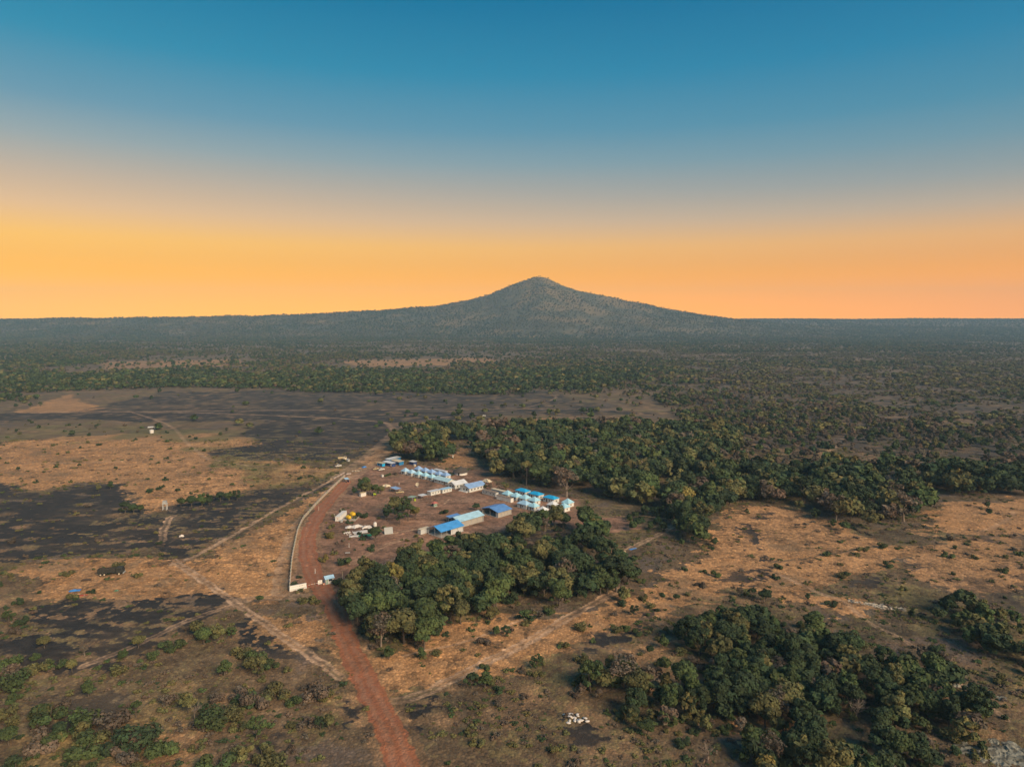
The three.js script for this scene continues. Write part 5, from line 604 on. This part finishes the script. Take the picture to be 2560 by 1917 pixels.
lorry('dark six-wheeled lorry with slatted body parked on the tan field', [-174.20,-287.01], 0.2, M.truckDark, M.truckDark, 'load', 1.16); lorry('white-cabbed mixer lorry, rightmost of the roadside trucks', [-130.35,-526.00], -0.6, M.white, M.cream, 'drum', 0.8); lorry('tan lorry standing at the back of the roadside trucks', [-134.89,-532.93], 0.5, M.sand, M.sand, 'load', 0.8); lorry('dark flat lorry nearest the white roadside pickup', [-133.47,-518.50], 0.4, M.truckDark, M.truckDark, 'scrap', 0.72);
{
  const t = thing('dumper', 'lime green dumper cart behind the small cream container', 'cart', [-86.30,-420.37], 0.2); part('hopper', prism([[-0.9, 0.9], [0.8, 0.8], [1.2, 1.75], [-1.0, 1.8]], 1.4), M.lime, t); part('frame', box(2.6, 0.2, 0.8, 0, 0.55, 0), M.dark, t); for (const x of [-0.9, 0.9]) for (const z of [-0.65, 0.65]) wheel(t, x, z, 0.4); part('seat', box(0.5, 0.5, 0.6, -1.4, 0.7, 0), M.dark, t);
}
// rocks
function rock(seed, s, h = 0.6) { const g = new THREE.IcosahedronGeometry(s, 9), p = g.attributes.position, c = [], R = rngOf(seed)() * 99; for (let i = 0; i < p.count; i++) { const x = p.getX(i), y = p.getY(i), z = p.getZ(i), k = 0.45 + 1.0 * fbm(x / s * 1.4 + R, z / s * 1.4 + y / s, 4); p.setXYZ(i, x * k, y * k * h + (vnoise(x * 1.6 + R, z * 1.6) - 0.5) * 0.5 - 0.12, z * k); const m = fbm(x * 0.8 + R, z * 0.8, 4), q = m > 0.52 ? mix(1.0, 0.42, sstep(0.52, 0.62, m)) : mix(1.0, 1.25, sstep(0.5, 0.38, m)); c.push(q, q * 0.97, q * 0.9); } g.setAttribute('color', new THREE.Float32BufferAttribute(c, 3)); g.computeVertexNormals(); return g; }
const outcrop = (label, c, list, m, turn = 0) => { const t = thing('rock_outcrop', label, 'rock', c, turn); list.forEach(([x, z, s, h], i) => { const q = part('boulder', rock(i * 7 + Math.round(c[0]), s, h), m, t); q.position.set(x, 0, z); }); };
outcrop('pale bare rock sheet beside the track in the dry field', [140.68,-254.36], [[-6, -5, 2.2, 0.16], [-3, -3.2, 2.0, 0.15], [-0.5, -1, 2.4, 0.15], [2.5, 1.2, 2.6, 0.15], [5.5, 2.8, 2.4, 0.16], [8, 3.6, 1.8, 0.2], [4, -0.6, 1.2, 0.2], [-4.4, -1.4, 1.1, 0.2]], M.rockPale, 0.1); outcrop('grey lichened rock outcrop at the lower right corner of the thicket', [124.84,-164.91], [[-7, -1, 3.2, 0.2], [-3.5, 0.5, 3.6, 0.18], [0.5, 1, 4.2, 0.18], [4, -1, 3.4, 0.2], [3.5, 4, 3.8, 0.2], [-3, 4, 2.6, 0.22], [1.5, -4.4, 1.5, 0.4], [7, 1.5, 3, 0.2], [-6.5, 3, 1.6, 0.3]], M.rock); outcrop('narrow grey rock ridge on the slope above the outcrop', [139.04,-193.17], [[-5, -4, 1.8, 0.3], [-2, -1.5, 2, 0.3], [1, 1, 2, 0.3], [4, 3.5, 1.6, 0.3]], M.rock); outcrop('grey stone heap by the broken wall stubs', [-114.40,-490.50], [[-2, 0.5, 1, 0.6], [0, 0, 1.2, 0.6], [1.6, -0.8, 1, 0.7], [3, -2, 0.8, 0.7]], M.rockPale); outcrop('pinkish rubble heap at the top end of the wall', [-117.49,-481.38], [[-0.8, 0, 1.1, 0.6], [0.9, -0.3, 1, 0.6]], M.wallPink);

renderer.render(scene, camera);
